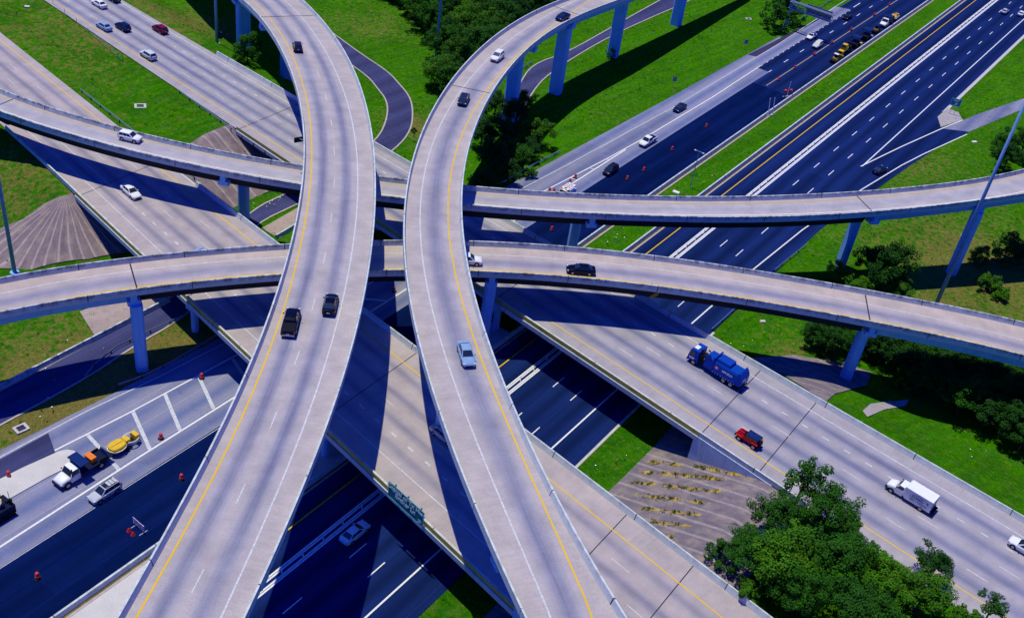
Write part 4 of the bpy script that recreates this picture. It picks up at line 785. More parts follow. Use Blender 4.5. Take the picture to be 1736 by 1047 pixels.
# concrete drain inlets, slabs of litter in the grass
def slab(name, label, cat, px, size, m, hole=False, rz=.3):
    p = ray(px); t = empty(name, label, cat, tuple(p), rz)
    if hole:
        for s in (-1, 1): q = MB(); q.box((s * size * .42, 0, .12), (size * .22, size * .9, .25)); q.build('kerb', m, t); q = MB(); q.box((0, s * size * .38, .11), (size * .62, size * .16, .23)); q.build('kerb', m, t)
        q = MB(); q.box((0, 0, .03), (size * .6, size * .58, .05)); q.build('grate', M_as5, t)
    else: q = MB(); q.box((0, 0, .1), (size, size * .6, .2), taper=.9); q.build('block', m, t)
slab('drain_inlet', 'square concrete drain inlet in the dry grass beside the hatched lanes', 'drain', (36, 727), 1.8, M_kerb, True, .9)
slab('drain_inlet', 'small concrete drain in the grass between the two highways', 'drain', (238, 181), 2.2, M_kerb, True, .4)
slab('drain_inlet', 'drain inlet in the grass left of the bushes at the gantry', 'drain', (1269, 33), 1.6, M_kerb, True)
slab('concrete_block', 'white concrete block lying in the grass below the right cross ramp', 'block', (1293, 545), 1.1, M_cpave); slab('concrete_block', 'white slab lying in the median grass near the lower cross ramp', 'block', (1146, 326), 1.6, M_white, rz=-.4)
slab('concrete_block', 'pale block in the dry grass near the light mast', 'block', (1652, 241), 1.3, M_white); slab('concrete_block', 'white sack lying on the grass slope at the upper left', 'sack', (46, 12), 1.2, M_white)
# ------------------------------------------------------------------ vehicles
def mat_car():
    t = NT('car_paint'); oi = t.n('ObjectInfo'); n = t.noise(t.coord(), 3., 3.)
    col = t.mix(.1, oi.outputs['Color'], t.mix(n, (.2, .2, .2), (.8, .8, .8)), 'OVERLAY'); t.b.inputs['Coat Weight'].default_value = .35; t.b.inputs['Coat Roughness'].default_value = .02
    return t.fin(col, .35, .03)
M_car = mat_car(); M_glass = plain('window_glass', (.012, .02, .045), .08, .6, 0, .1); M_tyre = plain('tyre', (.007, .007, .012), .85, .1); M_rim = plain('wheel_rim', (.42, .44, .52), .35, .5, .5)
M_lampw = plain('headlight_lens', (.62, .66, .75), .15, .6); M_lampr = plain('taillight_lens', (.32, .01, .015), .25, .5); M_trim = plain('black_trim', (.005, .006, .014), .6, .12); M_plate = plain('number_plate', (.6, .6, .65), .5, .4)
M_wpaint = plain('white_paint', (.74, .75, .79), .4, .45, 0, .04); M_blue = plain('blue_paint', (.001, .045, .36), .5, .1, 0, .12); M_orange = plain('orange_box', (.72, .16, .005), .5, .4); M_machY = plain('machine_yellow', (.66, .40, .004), .5, .4); M_deckd = plain('dark_steel_deck', (.004, .009, .045), .75, .1); M_redp = plain('red_paint', (.55, .003, .012), .45, .15, 0, .06); M_canvas = plain('blue_canvas', (.006, .022, .13), .8, .05)
def body(st, name, m, parent, nseg=8):
    mb = MB(); rings = []
    for x, hw, zb, zt, zc in st:
        h = zt - zb; half = [(0, zb), (.8 * hw, zb), (.97 * hw, zb + .1 * h + .02), (hw, zb + .38 * h), (.985 * hw, zb + .78 * h), (.925 * hw, zt), (.6 * hw, zc - .008), (0, zc)]
        rings.append([(x, y, z) for y, z in half] + [(x, -y, z) for y, z in half[-2:0:-1]])
    n = len(rings[0]); mb.add([p for r_ in rings for p in r_], [(i * n + k, i * n + (k + 1) % n, (i + 1) * n + (k + 1) % n, (i + 1) * n + k) for i in range(len(st) - 1) for k in range(n)] + [tuple(range(n - 1, -1, -1)), tuple(range((len(st) - 1) * n, len(st) * n))])
    for f in mb.f: f.reverse()
    return mb.build(name, m, parent, True)
def glass_panel(parent, q, name='window', m=None, off=.014, rnd=0.):
    q = [Vector(p) for p in q]; nrm = (q[1] - q[0]).cross(q[3] - q[0]).normalized(); c = sum(q, Vector()) / 4
    if nrm.dot(c - Vector((c.x * .6, 0, c.z - .5))) < 0: nrm = -nrm
    mb = MB(); a = [p + nrm * off for p in q]; b = [p - nrm * .02 for p in q]; mb.add(a + b, [(0, 1, 2, 3), (7, 6, 5, 4), (0, 4, 5, 1), (1, 5, 6, 2), (2, 6, 7, 3), (3, 7, 4, 0)]); return mb.build(name, m or M_glass, parent)
def bil(q, s, t):
    a, b, c, d = [Vector(p) for p in q]; return (a * (1 - s) + b * s) * (1 - t) + (d * (1 - s) + c * s) * t
def subq(q, s0, s1, t0, t1): return [bil(q, s0, t0), bil(q, s1, t0), bil(q, s1, t1), bil(q, s0, t1)]
def cabin(parent, g, m, split=(.47,), roofm=None, rear=True):
    xr0, xr1, xf1, xf0, zb, zt, wb, wt = g
    B = [(xr0, -wb, zb), (xf0, -wb, zb), (xf0, wb, zb), (xr0, wb, zb)]; T = [(xr1, -wt, zt), (xf1, -wt, zt), (xf1, wt, zt), (xr1, wt, zt)]
    mb = MB(); Bl = [(x, y, z - .12) for x, y, z in B]; mb.add(Bl + B + T, [(0, 1, 5, 4), (1, 2, 6, 5), (2, 3, 7, 6), (3, 0, 4, 7), (4, 5, 9, 8), (5, 6, 10, 9), (6, 7, 11, 10), (7, 4, 8, 11), (8, 9, 10, 11)]); mb.build('cabin', m, parent)
    rb = MB(); N = 6; pts = []
    for i in range(N + 1):
        for j in range(N + 1):
            s, t = i / N, j / N; e = (1 - (2 * s - 1) ** 4) * (1 - (2 * t - 1) ** 4); pts.append((xr1 - .03 + (xf1 - xr1 + .06) * s, (-wt - .02 + 2 * (wt + .02) * t), zt - .02 + .085 * e))
    rb.add(pts, [(i * (N + 1) + j, (i + 1) * (N + 1) + j, (i + 1) * (N + 1) + j + 1, i * (N + 1) + j + 1) for i in range(N) for j in range(N)]); rb.build('roof', roofm or m, parent, True)
    glass_panel(parent, subq([B[1], B[2], T[2], T[1]], .05, .95, .06, .93), 'windshield'); 
    if rear: glass_panel(parent, subq([B[3], B[0], T[0], T[3]], .07, .93, .12, .9), 'rear_window')
    for q in ([B[0], B[1], T[1], T[0]], [B[2], B[3], T[3], T[2]]):
        f = q[0][1] < 0; sp = [.06] + list(split) + [.93]
        for a, b in zip(sp, sp[1:]):
            if not f: a, b = 1 - b, 1 - a
            glass_panel(parent, subq(q, a + .012, b - .012, .1, .9), 'side_window')
def wheels(parent, xs, r, hw, w=.23, dual=False, rimm=None):
    for x in xs:
        for s in (-1, 1):
            ar = MB(); ar.tube((x, s * (hw - .22), r + .03), (x, s * (hw + .006), r + .03), r + .075, n=18); 
            m = MB(); m.tube((x, s * (hw - w + .02), r), (x, s * (hw + .02), r), r, n=18); wo_ = m.build('wheel', M_tyre, parent); ar.build('wheel_arch', M_trim, parent)
            m = MB(); m.tube((x, s * (hw + .01), r), (x, s * (hw + .028), r), r * .64, r * .58, n=14); m.build('rim', rimm or M_rim, wo_)
            m = MB()
            for k in range(5): a = k * 2 * math.pi / 5; m.box((x + .36 * r * math.cos(a), s * (hw + .03), r + .36 * r * math.sin(a)), (.16 * r, .01, .16 * r))
            m.build('rim_slot', M_trim, wo_)
def lights(parent, xf, yf, zf_, xr, yr, zr, sz=(.22, .36, .13), sr=(.12, .26, .22)):
    for s in (-1, 1):
        m = MB(); m.box((xf, s * yf, zf_), sz, M=Matrix.Rotation(-s * .45, 3, 'Z')); m.build('headlight', M_lampw, parent); m = MB(); m.box((xr, s * yr, zr), sr, M=Matrix.Rotation(s * .3, 3, 'Z')); m.build('taillight', M_lampr, parent)
def mirrors(parent, x, y, z, m):
    for s in (-1, 1): q = MB(); q.box((x, s * (y + .11), z), (.14, .2, .13), taper=.8); q.build('mirror', m, parent)
def plate(parent, xr, z, xf=None):
    m = MB(); m.box((xr, 0, z), (.02, .42, .14)); m.build('number_plate', M_plate, parent)
def P_sedan():
    t = empty('car', 'x', 'car')
    body([(-2.43, .60, .42, .80, .82), (-2.38, .80, .32, .97, 1.0), (-2.15, .87, .26, 1.03, 1.07), (-1.2, .915, .22, 1.0, 1.04), (0, .92, .21, .97, 1.0), (1.0, .915, .21, .94, .99), (1.6, .90, .23, .85, .93), (2.1, .86, .26, .73, .82), (2.33, .76, .3, .63, .70), (2.42, .58, .38, .55, .58)], 'body', M_car, t)
    cabin(t, (-1.95, -1.1, .22, 1.15, .99, 1.45, .80, .60), M_car); wheels(t, (-1.4, 1.42), .33, .90); lights(t, 2.17, .64, .68, -2.34, .62, .84); mirrors(t, .72, .88, 1.0, M_car); plate(t, -2.45, .66)
    m = MB(); m.box((2.41, 0, .45), (.06, 1.0, .16)); m.build('grille', M_trim, t); return t
def P_suv(rails=False, sunroof=False, sx=1., zt=1.68):
    t = empty('car', 'x', 'car')
    body([(a * sx, b, c, d, e) for a, b, c, d, e in [(-2.32, .7, .5, 1.02, 1.03), (-2.26, .87, .36, 1.08, 1.1), (-1.5, .92, .27, 1.08, 1.1), (0, .93, .26, 1.06, 1.09), (.9, .92, .26, 1.03, 1.08), (1.5, .91, .28, .96, 1.05), (1.95, .88, .3, .86, .96), (2.2, .79, .36, .74, .82), (2.29, .6, .44, .63, .66)]], 'body', M_car, t)
    cabin(t, (-2.24 * sx, -1.93 * sx, .2 * sx, 1.02 * sx, 1.07, zt, .84, .66), M_car, (.36, .66)); wheels(t, (-1.36 * sx, 1.36 * sx), .36, .915); lights(t, 2.06 * sx, .66, .82, -2.27 * sx, .68, 1.0, sr=(.12, .22, .34)); mirrors(t, .62 * sx, .92, 1.1, M_car); plate(t, -2.34 * sx, .8)
    m = MB(); m.box((2.27 * sx, 0, .54), (.06, 1.0, .2)); m.build('grille', M_trim, t)
    if rails:
        for s in (-1, 1): m = MB(); m.box((-.85, s * .56, zt + .1), (1.9, .05, .05)); m.build('roof_rail', M_trim, t)
        for x in (-1.45, -.95, -.45): m = MB(); m.box((x, 0, zt + .1), (.05, 1.1, .03)); m.build('roof_bar', M_trim, t)
    if sunroof: m = MB(); m.box((-.15 if rails else -.3, 0, zt + .05), (.55, .85, .045)); m.build('sunroof', M_glass, t)
    return t
def P_pickup(cover=True):
    t = empty('pickup', 'x', 'pickup')
    body([(-2.92, .84, .5, .96, .96), (-2.88, .95, .42, 1.08, 1.08), (-2.2, .98, .36, 1.10, 1.10), (-.8, .99, .34, 1.10, 1.10), (.6, .99, .34, 1.09, 1.12), (1.3, .985, .34, 1.07, 1.15), (2.0, .97, .36, 1.02, 1.12), (2.6, .93, .4, .92, 1.04), (2.82, .84, .46, .82, .88), (2.9, .7, .52, .72, .74)], 'body', M_car, t)
    cabin(t, (-.80, -.62, .72, 1.38, 1.12, 1.86, .90, .70), M_car, (.48,)); wheels(t, (-1.75, 1.85), .40, .985, .26); lights(t, 2.66, .74, .9, -2.9, .82, .9, sr=(.1, .16, .36)); mirrors(t, 1.0, .98, 1.2, M_car); plate(t, -2.94, .68)
    if cover: m = MB(); m.box((-1.85, 0, 1.10), (1.95, 1.66, .05)); m.build('bed_cover', M_trim, t)
    else:
        m = MB(); m.box((-1.85, 0, 1.085), (1.95, 1.6, .035)); m.build('bed', M_deckd, t)
        for s in (-1, 1): m = MB(); m.box((-1.85, s * .88, 1.14), (2.05, .12, .12)); m.build('bed_rail', M_car, t)
        m = MB(); m.box((-2.86, 0, 1.14), (.08, 1.7, .12)); m.build('tailgate', M_car, t)
    m = MB(); m.box((2.9, 0, .5), (.08, 1.6, .18)); m.build('bumper', M_trim, t); m = MB(); m.box((-2.96, 0, .52), (.1, 1.7, .16)); m.build('bumper', M_rim, t); return t
def P_jeep():
    t = empty('off_roader', 'x', 'off-roader')
    m = MB(); m.box((-.35, 0, .92), (2.7, 1.5, .62)); m.box((1.35, 0, .98), (1.2, 1.25, .5), taper=.93); b = m.build('body', M_redp, t)
    md = bpy.data.objects  # bevel the slab sides so the paint catches the light
    for s in (-1, 1):
        q = MB(); q.box((1.32, s * .80, .93), (1.15, .34, .10)); q.build('fender', M_redp, t); q = MB(); q.box((-1.25, s * .82, .98), (1.0, .22, .1)); q.build('fender', M_redp, t); q = MB(); q.box((1.42, s * .3, 1.245), (.85, .34, .02)); q.build('hood_stripe', M_trim, t)
    m = MB(); m.box((1.98, 0, .9), (.08, 1.2, .5)); m.build('grille', M_redp, t); m = MB(); m.box((2.12, 0, .62), (.2, 1.6, .2)); m.build('bumper', M_trim, t); m = MB(); m.box((-1.78, 0, .62), (.18, 1.6, .2)); m.build('bumper', M_trim, t)
    cabin(t, (-1.68, -1.6, .52, .72, 1.24, 1.82, .74, .68), M_trim, (.4, .72), M_canvas, True); wheels(t, (-1.22, 1.3), .42, .93, .3)
    for x in (-.1,): 
        for s in (-1, 1): q = MB(); q.box((x + .1, s * .765, 1.0), (.95, .02, .48)); q.build('door', M_redp, t)
    m = MB(); m.tube((-1.72, .05, 1.15), (-2.0, .05, 1.15), .42, n=18); w = m.build('spare_wheel', M_tyre, t); m = MB(); m.tube((-2.0, .05, 1.15), (-2.02, .05, 1.15), .24, n=12); m.build('rim', M_trim, w)
    lights(t, 2.02, .44, .98, -1.72, .66, .95, (.06, .2, .2), (.06, .14, .2)); mirrors(t, .6, .84, 1.3, M_trim); return t
def truck_cab(t, x0, x1, xh, w, zb, zt, m, hood=True):
    """conventional cab with hood, facing +x"""
    h = w / 2
    if hood: body([(x1 - .1, h * .95, zb, zb + .85, zb + .98), (x1 + .4, h * .93, zb, zb + .82, zb + .95), (xh - .35, h * .86, zb, zb + .62, zb + .78), (xh - .05, h * .78, zb + .1, zb + .5, zb + .6), (xh, h * .6, zb + .2, zb + .4, zb + .45)], 'hood', m, t)
    b = MB(); b.box(((x0 + x1) / 2, 0, (zb + .9 + zb) / 2), (x1 - x0, w * .96, .9)); b.build('body', m, t)
    cabin(t, (x0, x0 + .05, x1 - .5, x1, zb + .9, zt, h * .95, h * .82), m, (.3,), m); mirrors(t, x1 - .2, h, zb + 1.2, M_trim)
def P_flatbed(scale=1.):
    t = empty('work_truck', 'x', 'work truck')
    truck_cab(t, 1.2, 2.7, 4.2, 2.25, .55, 2.35, M_wpaint); m = MB(); m.box((4.2, 0, .55), (.22, 2.0, .35)); m.build('bumper', M_trim, t); m = MB(); m.box((0, 0, .78), (7.4, .9, .3)); m.build('chassis', M_trim, t)
    m = MB(); m.box((-1.5, 0, 1.12), (5.1, 2.4, .16)); m.build('flat_deck', M_deckd, t); m = MB(); m.box((1.08, 0, 1.75), (.1, 2.3, 1.2)); m.build('headboard', M_deckd, t)
    m = MB(); m.box((.65, .15, 2.95), (1.5, 2.9, .09)); cn = m.build('canopy', M_canvas, t)
    for y in (-.9, .9): q = MB(); q.tube((1.0, y, 1.3), (.9, y, 2.9), .05, n=6); q.build('canopy_post', M_steel, cn)
    wheels(t, (3.25,), .48, 1.12, .3); wheels(t, (-2.1,), .48, 1.15, .5); lights(t, 4.05, .8, .95, -4.0, .9, .95); m = MB(); m.tube((2.4, 1.05, 1.5), (2.4, 1.05, 2.9), .08, n=8); m.build('exhaust_stack', M_trim, t)
    for y in (.25, -.55): q = MB(); q.box((-3.3, y + .4, 1.75), (.06, .75, 1.1)); q.build('sign_board', M_sgrey, t)
    for y in (-1.1, 1.1): q = MB(); q.box((-2.6, y, 1.4), (1.4, .06, .5)); q.build('side_rail', M_trim, t)
    return t
def P_boxtruck():
    t = empty('box_truck', 'x', 'box truck'); truck_cab(t, 1.1, 2.4, 3.7, 2.05, .5, 2.1, M_wpaint); m = MB(); m.box((3.66, 0, .62), (.2, 1.9, .45)); m.build('bumper', M_trim, t); m = MB(); m.box((0, 0, .62), (6.6, .9, .25)); m.build('chassis', M_trim, t)
    m = MB(); pr = [(-3.2, .62), (.62, .62), (1.05, 1.0), (1.05, 2.45), (.85, 2.62), (-3.2, 2.62)]; n = len(pr); m.add([(x, -1.12, z) for x, z in pr] + [(x, 1.12, z) for x, z in pr], [tuple(range(n)), tuple(range(2 * n - 1, n - 1, -1))] + [(k, n + k, n + (k + 1) % n, (k + 1) % n) for k in range(n)]); bx = m.build('cargo_box', M_wpaint, t)
    for s in (-1, 1): q = MB(); q.box((-1.1, s * 1.13, 2.6), (4.3, .06, .08)); q.build('trim', M_plate, bx)
    m = MB(); m.box((-3.22, 0, 1.55), (.04, 1.95, 1.6)); m.build('rear_door', M_sgrey, bx); m = MB(); m.box((-3.45, 0, .62), (.5, 2.1, .12)); m.build('bumper', M_trim, t)
    wheels(t, (2.75,), .40, 1.02, .26); wheels(t, (-1.9,), .42, 1.10, .4); lights(t, 3.52, .72, .95, -3.25, .95, .8)
    M_g = plain('logo_green', (.03, .42, .05), .5); M_b = plain('logo_blue', (.02, .07, .32), .5)
    y = 1.135
    for s in (1, -1):
        q = MB(); N = 14; pt = []
        for k in range(N + 1): a = math.pi * (.12 + .78 * k / N); pt += [(-1.15 - 1.25 * math.cos(a) * -1, s * y, 1.88 + .42 * math.sin(a)), (-1.15 - 1.25 * math.cos(a) * -1, s * y, 1.88 + (.36 - .1 * k / N) * math.sin(a))]
        q.add(pt, [(2 * k, 2 * k + 1, 2 * k + 3, 2 * k + 2) for k in range(N)]); q.build('swoosh', M_b, bx)
        q = MB(); q.box((-.35, s * y, 1.72), (1.1, .012, .09)); q.build('logo_bar', M_g, bx); q = MB(); q.box((-1.5, s * y, 1.72), (1.2, .012, .11)); q.build('logo_bar', M_b, bx)
        for k in range(6): q = MB(); q.box((-.3 - k * .27, s * y, 1.9), (.16, .012, .2 if k % 2 else .26)); q.build('lettering', M_b, bx)
        for a, m_ in ((.7, M_b), (-.7, M_g)): q = MB(); q.box((-2.55, s * y, 1.85), (.13, .014, .52), M=Matrix.Rotation(a, 3, 'Y')); q.build('logo_cross', m_, bx)
        for z, x, l in ((1.5, -.9, 2.), (1.34, -.35, .7), (1.34, -1.75, 1.5), (1.2, -.4, .8), (1.2, -1.9, 1.6), (1.06, -.5, 1.0), (1.06, -2.0, 1.3)): q = MB(); q.box((x, s * y, z), (l, .012, .05)); q.build('lettering', M_sgrey, bx)
    return t
def P_garbage():
    t = empty('garbage_truck', 'x', 'garbage truck'); m = MB(); m.box((-.2, 0, .85), (9.6, 1.0, .4)); m.build('chassis', M_trim, t)
    pr = [(3.2, .65), (5.0, .65), (5.1, 1.3), (4.75, 2.75), (4.6, 2.9), (3.2, 2.95)]; n = len(pr); m = MB(); m.add([(x, -1.2, z) for x, z in pr] + [(x, 1.2, z) for x, z in pr], [tuple(range(n)), tuple(range(2 * n - 1, n - 1, -1))] + [(k, n + k, n + (k + 1) % n, (k + 1) % n) for k in range(n)]); cb = m.build('cab', M_blue, t)
    glass_panel(cb, [(5.075, -1.05, 1.5), (5.075, 1.05, 1.5), (4.79, 1.0, 2.65), (4.79, -1.0, 2.65)], 'windshield', off=.02)
    for s in (-1, 1):
        glass_panel(cb, [(3.9, s * 1.2, 1.6), (4.85, s * 1.2, 1.6), (4.68, s * 1.2, 2.55), (3.9, s * 1.2, 2.55)], 'side_window', off=.02); q = MB(); q.box((4.3, s * 1.22, 1.3), (1.0, .03, .12)); q.build('stripe', M_wpaint, cb); q = MB(); q.box((4.3, s * 1.22, 1.1), (.8, .03, .08)); q.build('stripe', M_wpaint, cb)
    m = MB(); m.box((4.15, .3, 3.0), (.75, 1.0, .1)); m.build('roof_hatch', M_wpaint, cb); m = MB(); m.box((5.1, 0, .62), (.2, 2.3, .4)); m.build('bumper', M_blue, t)
    for s in (-1, 1): q = MB(); q.box((4.98, s * .9, 1.0), (.16, .3, .2)); q.build('headlight', M_lampw, t)
    g = MB(); g.box((2.55, 0, 1.5), (.9, 1.9, 1.1)); g.box((2.4, .5, 2.1), (.5, .6, .8)); g.build('engine', M_trim, t)
    for a, b, r_, mm in (((2.9, -1.1, .9), (2.1, -1.15, 2.3), .13, M_trim), ((2.1, -1.15, 2.3), (2.7, -.9, 2.7), .12, M_trim), ((2.5, -1.15, .8), (1.9, -1.2, 1.3), .15, M_trim), ((2.9, .2, 1.2), (2.2, -.9, 1.2), .1, M_rim), ((3.0, .9, 1.5), (2.9, .95, 3.6), .16, M_trim), ((2.2, .9, 1.9), (2.6, .4, 2.4), .09, M_rim)):
        q = MB(); q.tube(a, b, r_, n=8); q.build('lift_arm' if r_ > .1 else 'hose', mm, t)
    m = MB(); m.box((1.25, 0, 1.95), (1.5, 2.4, 2.0)); hp = m.build('hopper', M_blue, t)
    m = MB(); m.add([(2.0, .2, 2.95), (2.0, 1.22, 2.95), (.6, 1.22, 2.95), (1.3, 1.22, 3.75)], [(0, 1, 3), (1, 2, 3), (0, 3, 2)]); m.build('wing_plate', M_blue, hp)
    q = MB(); q.box((1.25, -1.215, 1.95), (1.05, .03, 1.45)); q.build('panel', M_blue, hp)
    m = MB(); m.box((.42, 0, 2.25), (.22, 2.56, 2.75)); m.build('frame', M_blue, t)
    pr = [(-1.22, 1.0), (1.22, 1.0), (1.26, 1.6), (1.22, 2.75), (1.05, 3.05), (-1.05, 3.05), (-1.22, 2.75), (-1.26, 1.6)]; n = 8; m = MB(); m.add([(.3, y, z) for y, z in pr] + [(-4.2, y, z) for y, z in pr], [(k, (k + 1) % n, n + (k + 1) % n, n + k) for k in range(n)] + [tuple(range(n - 1, -1, -1)), tuple(range(n, 2 * n))]); bd = m.build('body', M_blue, t)
    m = MB(); m.box((-1.15, 0, 3.3), (2.5, 1.95, .56), taper=.96); rb = m.build('roof_box', M_blue, bd)
    for k in range(6): q = MB(); q.box((-.1 - k * .4, -.99, 3.2), (.12, .04, .12)); q.build('vent', M_trim, rb)
    for s in (-1, 1): q = MB(); q.box((-2., s * 1.27, 1.25), (4.1, .08, .42)); q.build('side_skirt', M_blue, bd)
    q = MB(); 
    for k in range(9):
        for s in (-1, 1): q.box((.1 - k * .5, s * 1.32, 1.06), (.09, .03, .09))
    q.build('marker_lights', M_lampw, bd)
    m = MB(); pr = [(-4.2, .95), (-4.2, 3.25), (-4.55, 3.3), (-5.0, 2.4), (-4.95, 1.1)]; n = 5; m.add([(x, -1.25, z) for x, z in pr] + [(x, 1.25, z) for x, z in pr], [tuple(range(n - 1, -1, -1)), tuple(range(n, 2 * n))] + [(k, (k + 1) % n, n + (k + 1) % n, n + k) for k in range(n)]); tg = m.build('tailgate', M_blue, t)
    q = MB(); q.box((-4.3, 0, 3.35), (.2, 2.6, .16)); q.build('top_rail', M_blue, tg); q = MB(); q.box((-5.0, .2, 2.0), (.06, .9, .5)); q.build('rear_panel', M_plate, tg); q = MB(); q.box((-5.02, -.6, 2.0), (.05, .3, .3)); q.build('taillight', M_lampr, tg); q = MB(); q.box((-5.0, 0, .75), (.15, 2.3, .3)); q.build('bumper', M_trim, t)
    for s in (-1, 1): q = MB(); q.box((-4.55, s * 1.0, .5), (.05, .6, .7)); q.build('mud_flap', M_trim, t)
    for s in (1, -1):
        M0 = Matrix.Translation((-1.95, s * 1.275, 2.0)) @ (RX if s < 0 else Matrix.Rotation(math.pi, 4, 'Z') @ RX)
        text_mesh('REPUBLIC', .46, M_wpaint, bd, Matrix.Translation((-2.35, s * 1.268, 2.12)) @ (Matrix.Rotation(math.pi, 4, 'Z') if s > 0 else Matrix.Identity(4)) @ RX)
        q = MB(); N = 5
        for k in range(10): a = k * math.pi / 5 + .3; b = a + math.pi / 5; r0, r1 = (.52, .3) if k % 2 == 0 else (.3, .52); q.add([(-.35, s * 1.275, 2.15), (-.35 + r0 * math.sin(a), s * 1.275, 2.15 + r0 * math.cos(a)), (-.35 + r1 * math.sin(b), s * 1.275, 2.15 + r1 * math.cos(b))], [(0, 1, 2)])
        q.build('emblem', plain('emblem_red', (.6, .03, .16), .5), bd); q = MB(); q.tube((-.35, s * 1.26, 2.15), (-.35, s * 1.285, 2.15), .2, n=12); q.build('emblem_centre', M_wpaint, bd)
    wheels(t, (3.85,), .52, 1.2, .34); wheels(t, (-2.0, -3.35), .52, 1.2, .5); return t
def place(o, px, z, px2=None, dirw=None, label=None, color=None, group=None, lift=.7):
    """stand a vehicle under a photograph pixel on surface z, nose towards a second pixel"""
    fz = z if callable(z) else (lambda x, y: np.full(np.shape(x), z))
    hz = lambda x, y: np.asarray(fz(x, y), float) + lift
    c = bk([px], hz)[0]
    d = (bk([px2], hz)[0] - c) if px2 else np.array([dirw[0], dirw[1], 0.]); d = d / np.linalg.norm(d[:2])
    zc = float(fz(c[0], c[1])); s = 2.; zf1 = float(fz(c[0] + d[0] * s, c[1] + d[1] * s)); zb1 = float(fz(c[0] - d[0] * s, c[1] - d[1] * s))
    fwd = Vector((d[0], d[1], (zf1 - zb1) / (2 * s))).normalized(); left = Vector((-d[1], d[0], 0)); up = fwd.cross(left)
    o.matrix_world = Matrix(((fwd.x, left.x, up.x, c[0]), (fwd.y, left.y, up.y, c[1]), (fwd.z, left.z, up.z, zc + .03), (0, 0, 0, 1)))
    if label: o['label'] = label
    if group: o['group'] = group
    if color:
        for ch in o.children_recursive: ch.color = (*color, 1)
    return o
SED, SUV, SUVR, PKB, PKW, BOXY = P_sedan(), P_suv(), P_suv(True, True), P_pickup(), P_pickup(False), P_suv(sx=.9, zt=1.62)
used = set()
def veh(proto, *a, **k):
    o = proto if id(proto) not in used else dup(proto); used.add(id(proto)); return place(o, *a, **k)
WHT, SIL, DKB, BLK, GRY, SBL, RED = (.72, .73, .77), (.42, .46, .55), (.004, .014, .075), (.002, .004, .014), (.12, .14, .22), (.22, .34, .56), (.16, .004, .03)
dB = FB.d; dA = FA.d; nb = (-dB[0], -dB[1]); na = (dA[0], dA[1]); mdn = (-MD[0], -MD[1]); mdp = (MD[0], MD[1])
GC = 'cars on the grey highway'
veh(SED, (168, 6), ZH, dirw=nb, label='white sedan at the top of the grey highway, farthest up', color=WHT, group=GC)
veh(SED, (191, -4), ZH, dirw=nb, label='dark car cut by the upper edge on the grey highway', color=BLK, group=GC)
veh(SED, (176, 44), ZH, dirw=nb, label='silver-blue sedan left of the dark blue car on the grey highway', color=SBL, group=GC)
veh(SUV, (208, 45), ZH, dirw=nb, label='dark blue car between the silver sedan and the dark red car', color=DKB, group=GC)
veh(SUV, (271, 49), ZH, dirw=nb, label='dark red car in the outer lane of the grey highway', color=RED, group=GC)
veh(SUV, (251, 93), ZH, dirw=nb, label='silver sport utility car, lowest of the group at the upper left', color=(.5, .56, .66), group=GC)
veh(SUV, (1738, 928), ZH, dirw=nb, label='white car cut by the right edge behind the box truck', color=WHT, group=GC)
veh(SED, (222, 324), ZH, dirw=na, label='white sedan at the edge of the shade on the left carriageway', color=WHT)
veh(SED, (349, 434), ZH, dirw=na, label='blue-grey car whose roof shows above the lower cross ramp wall', color=SBL)
veh(SED, (754, 736), ZH, dirw=na, label='grey car half hidden in shade beneath the tall one-lane flyover', color=(.4, .44, .52))
veh(BOXY, (221, 232), zD, (240, 236.5), label='boxy white car on the upper cross ramp', color=WHT)
veh(SUV, (504.5, 79), zE, (496, 40), label='dark hatchback alone at the top of the two-lane flyover', color=(.02, .012, .05))
veh(PKB, (493, 545), zE, (509, 480), label='black pickup on the two-lane flyover', color=BLK)
veh(SED, (560, 514), zE, (569, 475), label='black sedan with red tail lights beside the black pickup', color=BLK)
veh(SED, (954, 28), zF, (930, 38), label='dark sedan, highest up on the one-lane flyover', color=DKB)
veh(SUV, (843, 96), zF, (828, 109), label='white car with dark sunroof on the one-lane flyover', color=WHT)
veh(SED, (786, 168), zF, (777, 188), label='dark sedan by the bend of the one-lane flyover', color=(.012, .02, .06))
veh(SED, (790.5, 599), zF, (803, 640), label='blue-silver sedan, lowest on the one-lane flyover', color=SBL)
veh(SUV, (794, 440), zC, (830, 442), label='white car peeping out from under the one-lane flyover', color=WHT)
veh(SED, (985, 456), zC, (940, 452), label='black sedan on the lower cross ramp', color=BLK)
veh(SED, (1152.5, 182), .06, dirw=mdn, label='dark blue sedan ahead of the white pickup on the pale lane', color=DKB)
veh(PKW, (1098, 239), .06, dirw=mdn, label='white pickup on the pale lane beside the fresh asphalt', color=WHT)
veh(SUVR, (1035, 288), .06, dirw=mdn, label='dark wagon approaching the upper cross ramp', color=(.012, .016, .04))
veh(SED, (1376, 61), .06, dirw=mdn, label='white sedan left of the silver car near the sign gantry', color=WHT)
veh(SUV, (1386, 76), .06, dirw=mdn, label='silver car beside the orange drums near the sign gantry', color=(.52, .56, .62))
veh(SED, (1437, 28), .06, dirw=mdn, label='black car at the top behind the white sedan', color=BLK)
veh(SED, (1704, 19), .05, dirw=mdp, label='silver car high in the right-hand lanes', color=SIL)
veh(SED, (1732, 23), .05, dirw=mdp, label='white car at the upper right corner', color=WHT)
veh(SED, (1492, 287), .05, (1520, 271), label='dark blue car turning off at the exit lane', color=DKB)
veh(SED, (602, 901), .05, dirw=mdp, label='silver sedan driving in shade below the big green sign', color=(.72, .78, .84))
veh(SUVR, (177, 833), .06, dirw=mdn, label='silver wagon with roof bars beside the new asphalt', color=(.46, .48, .54))
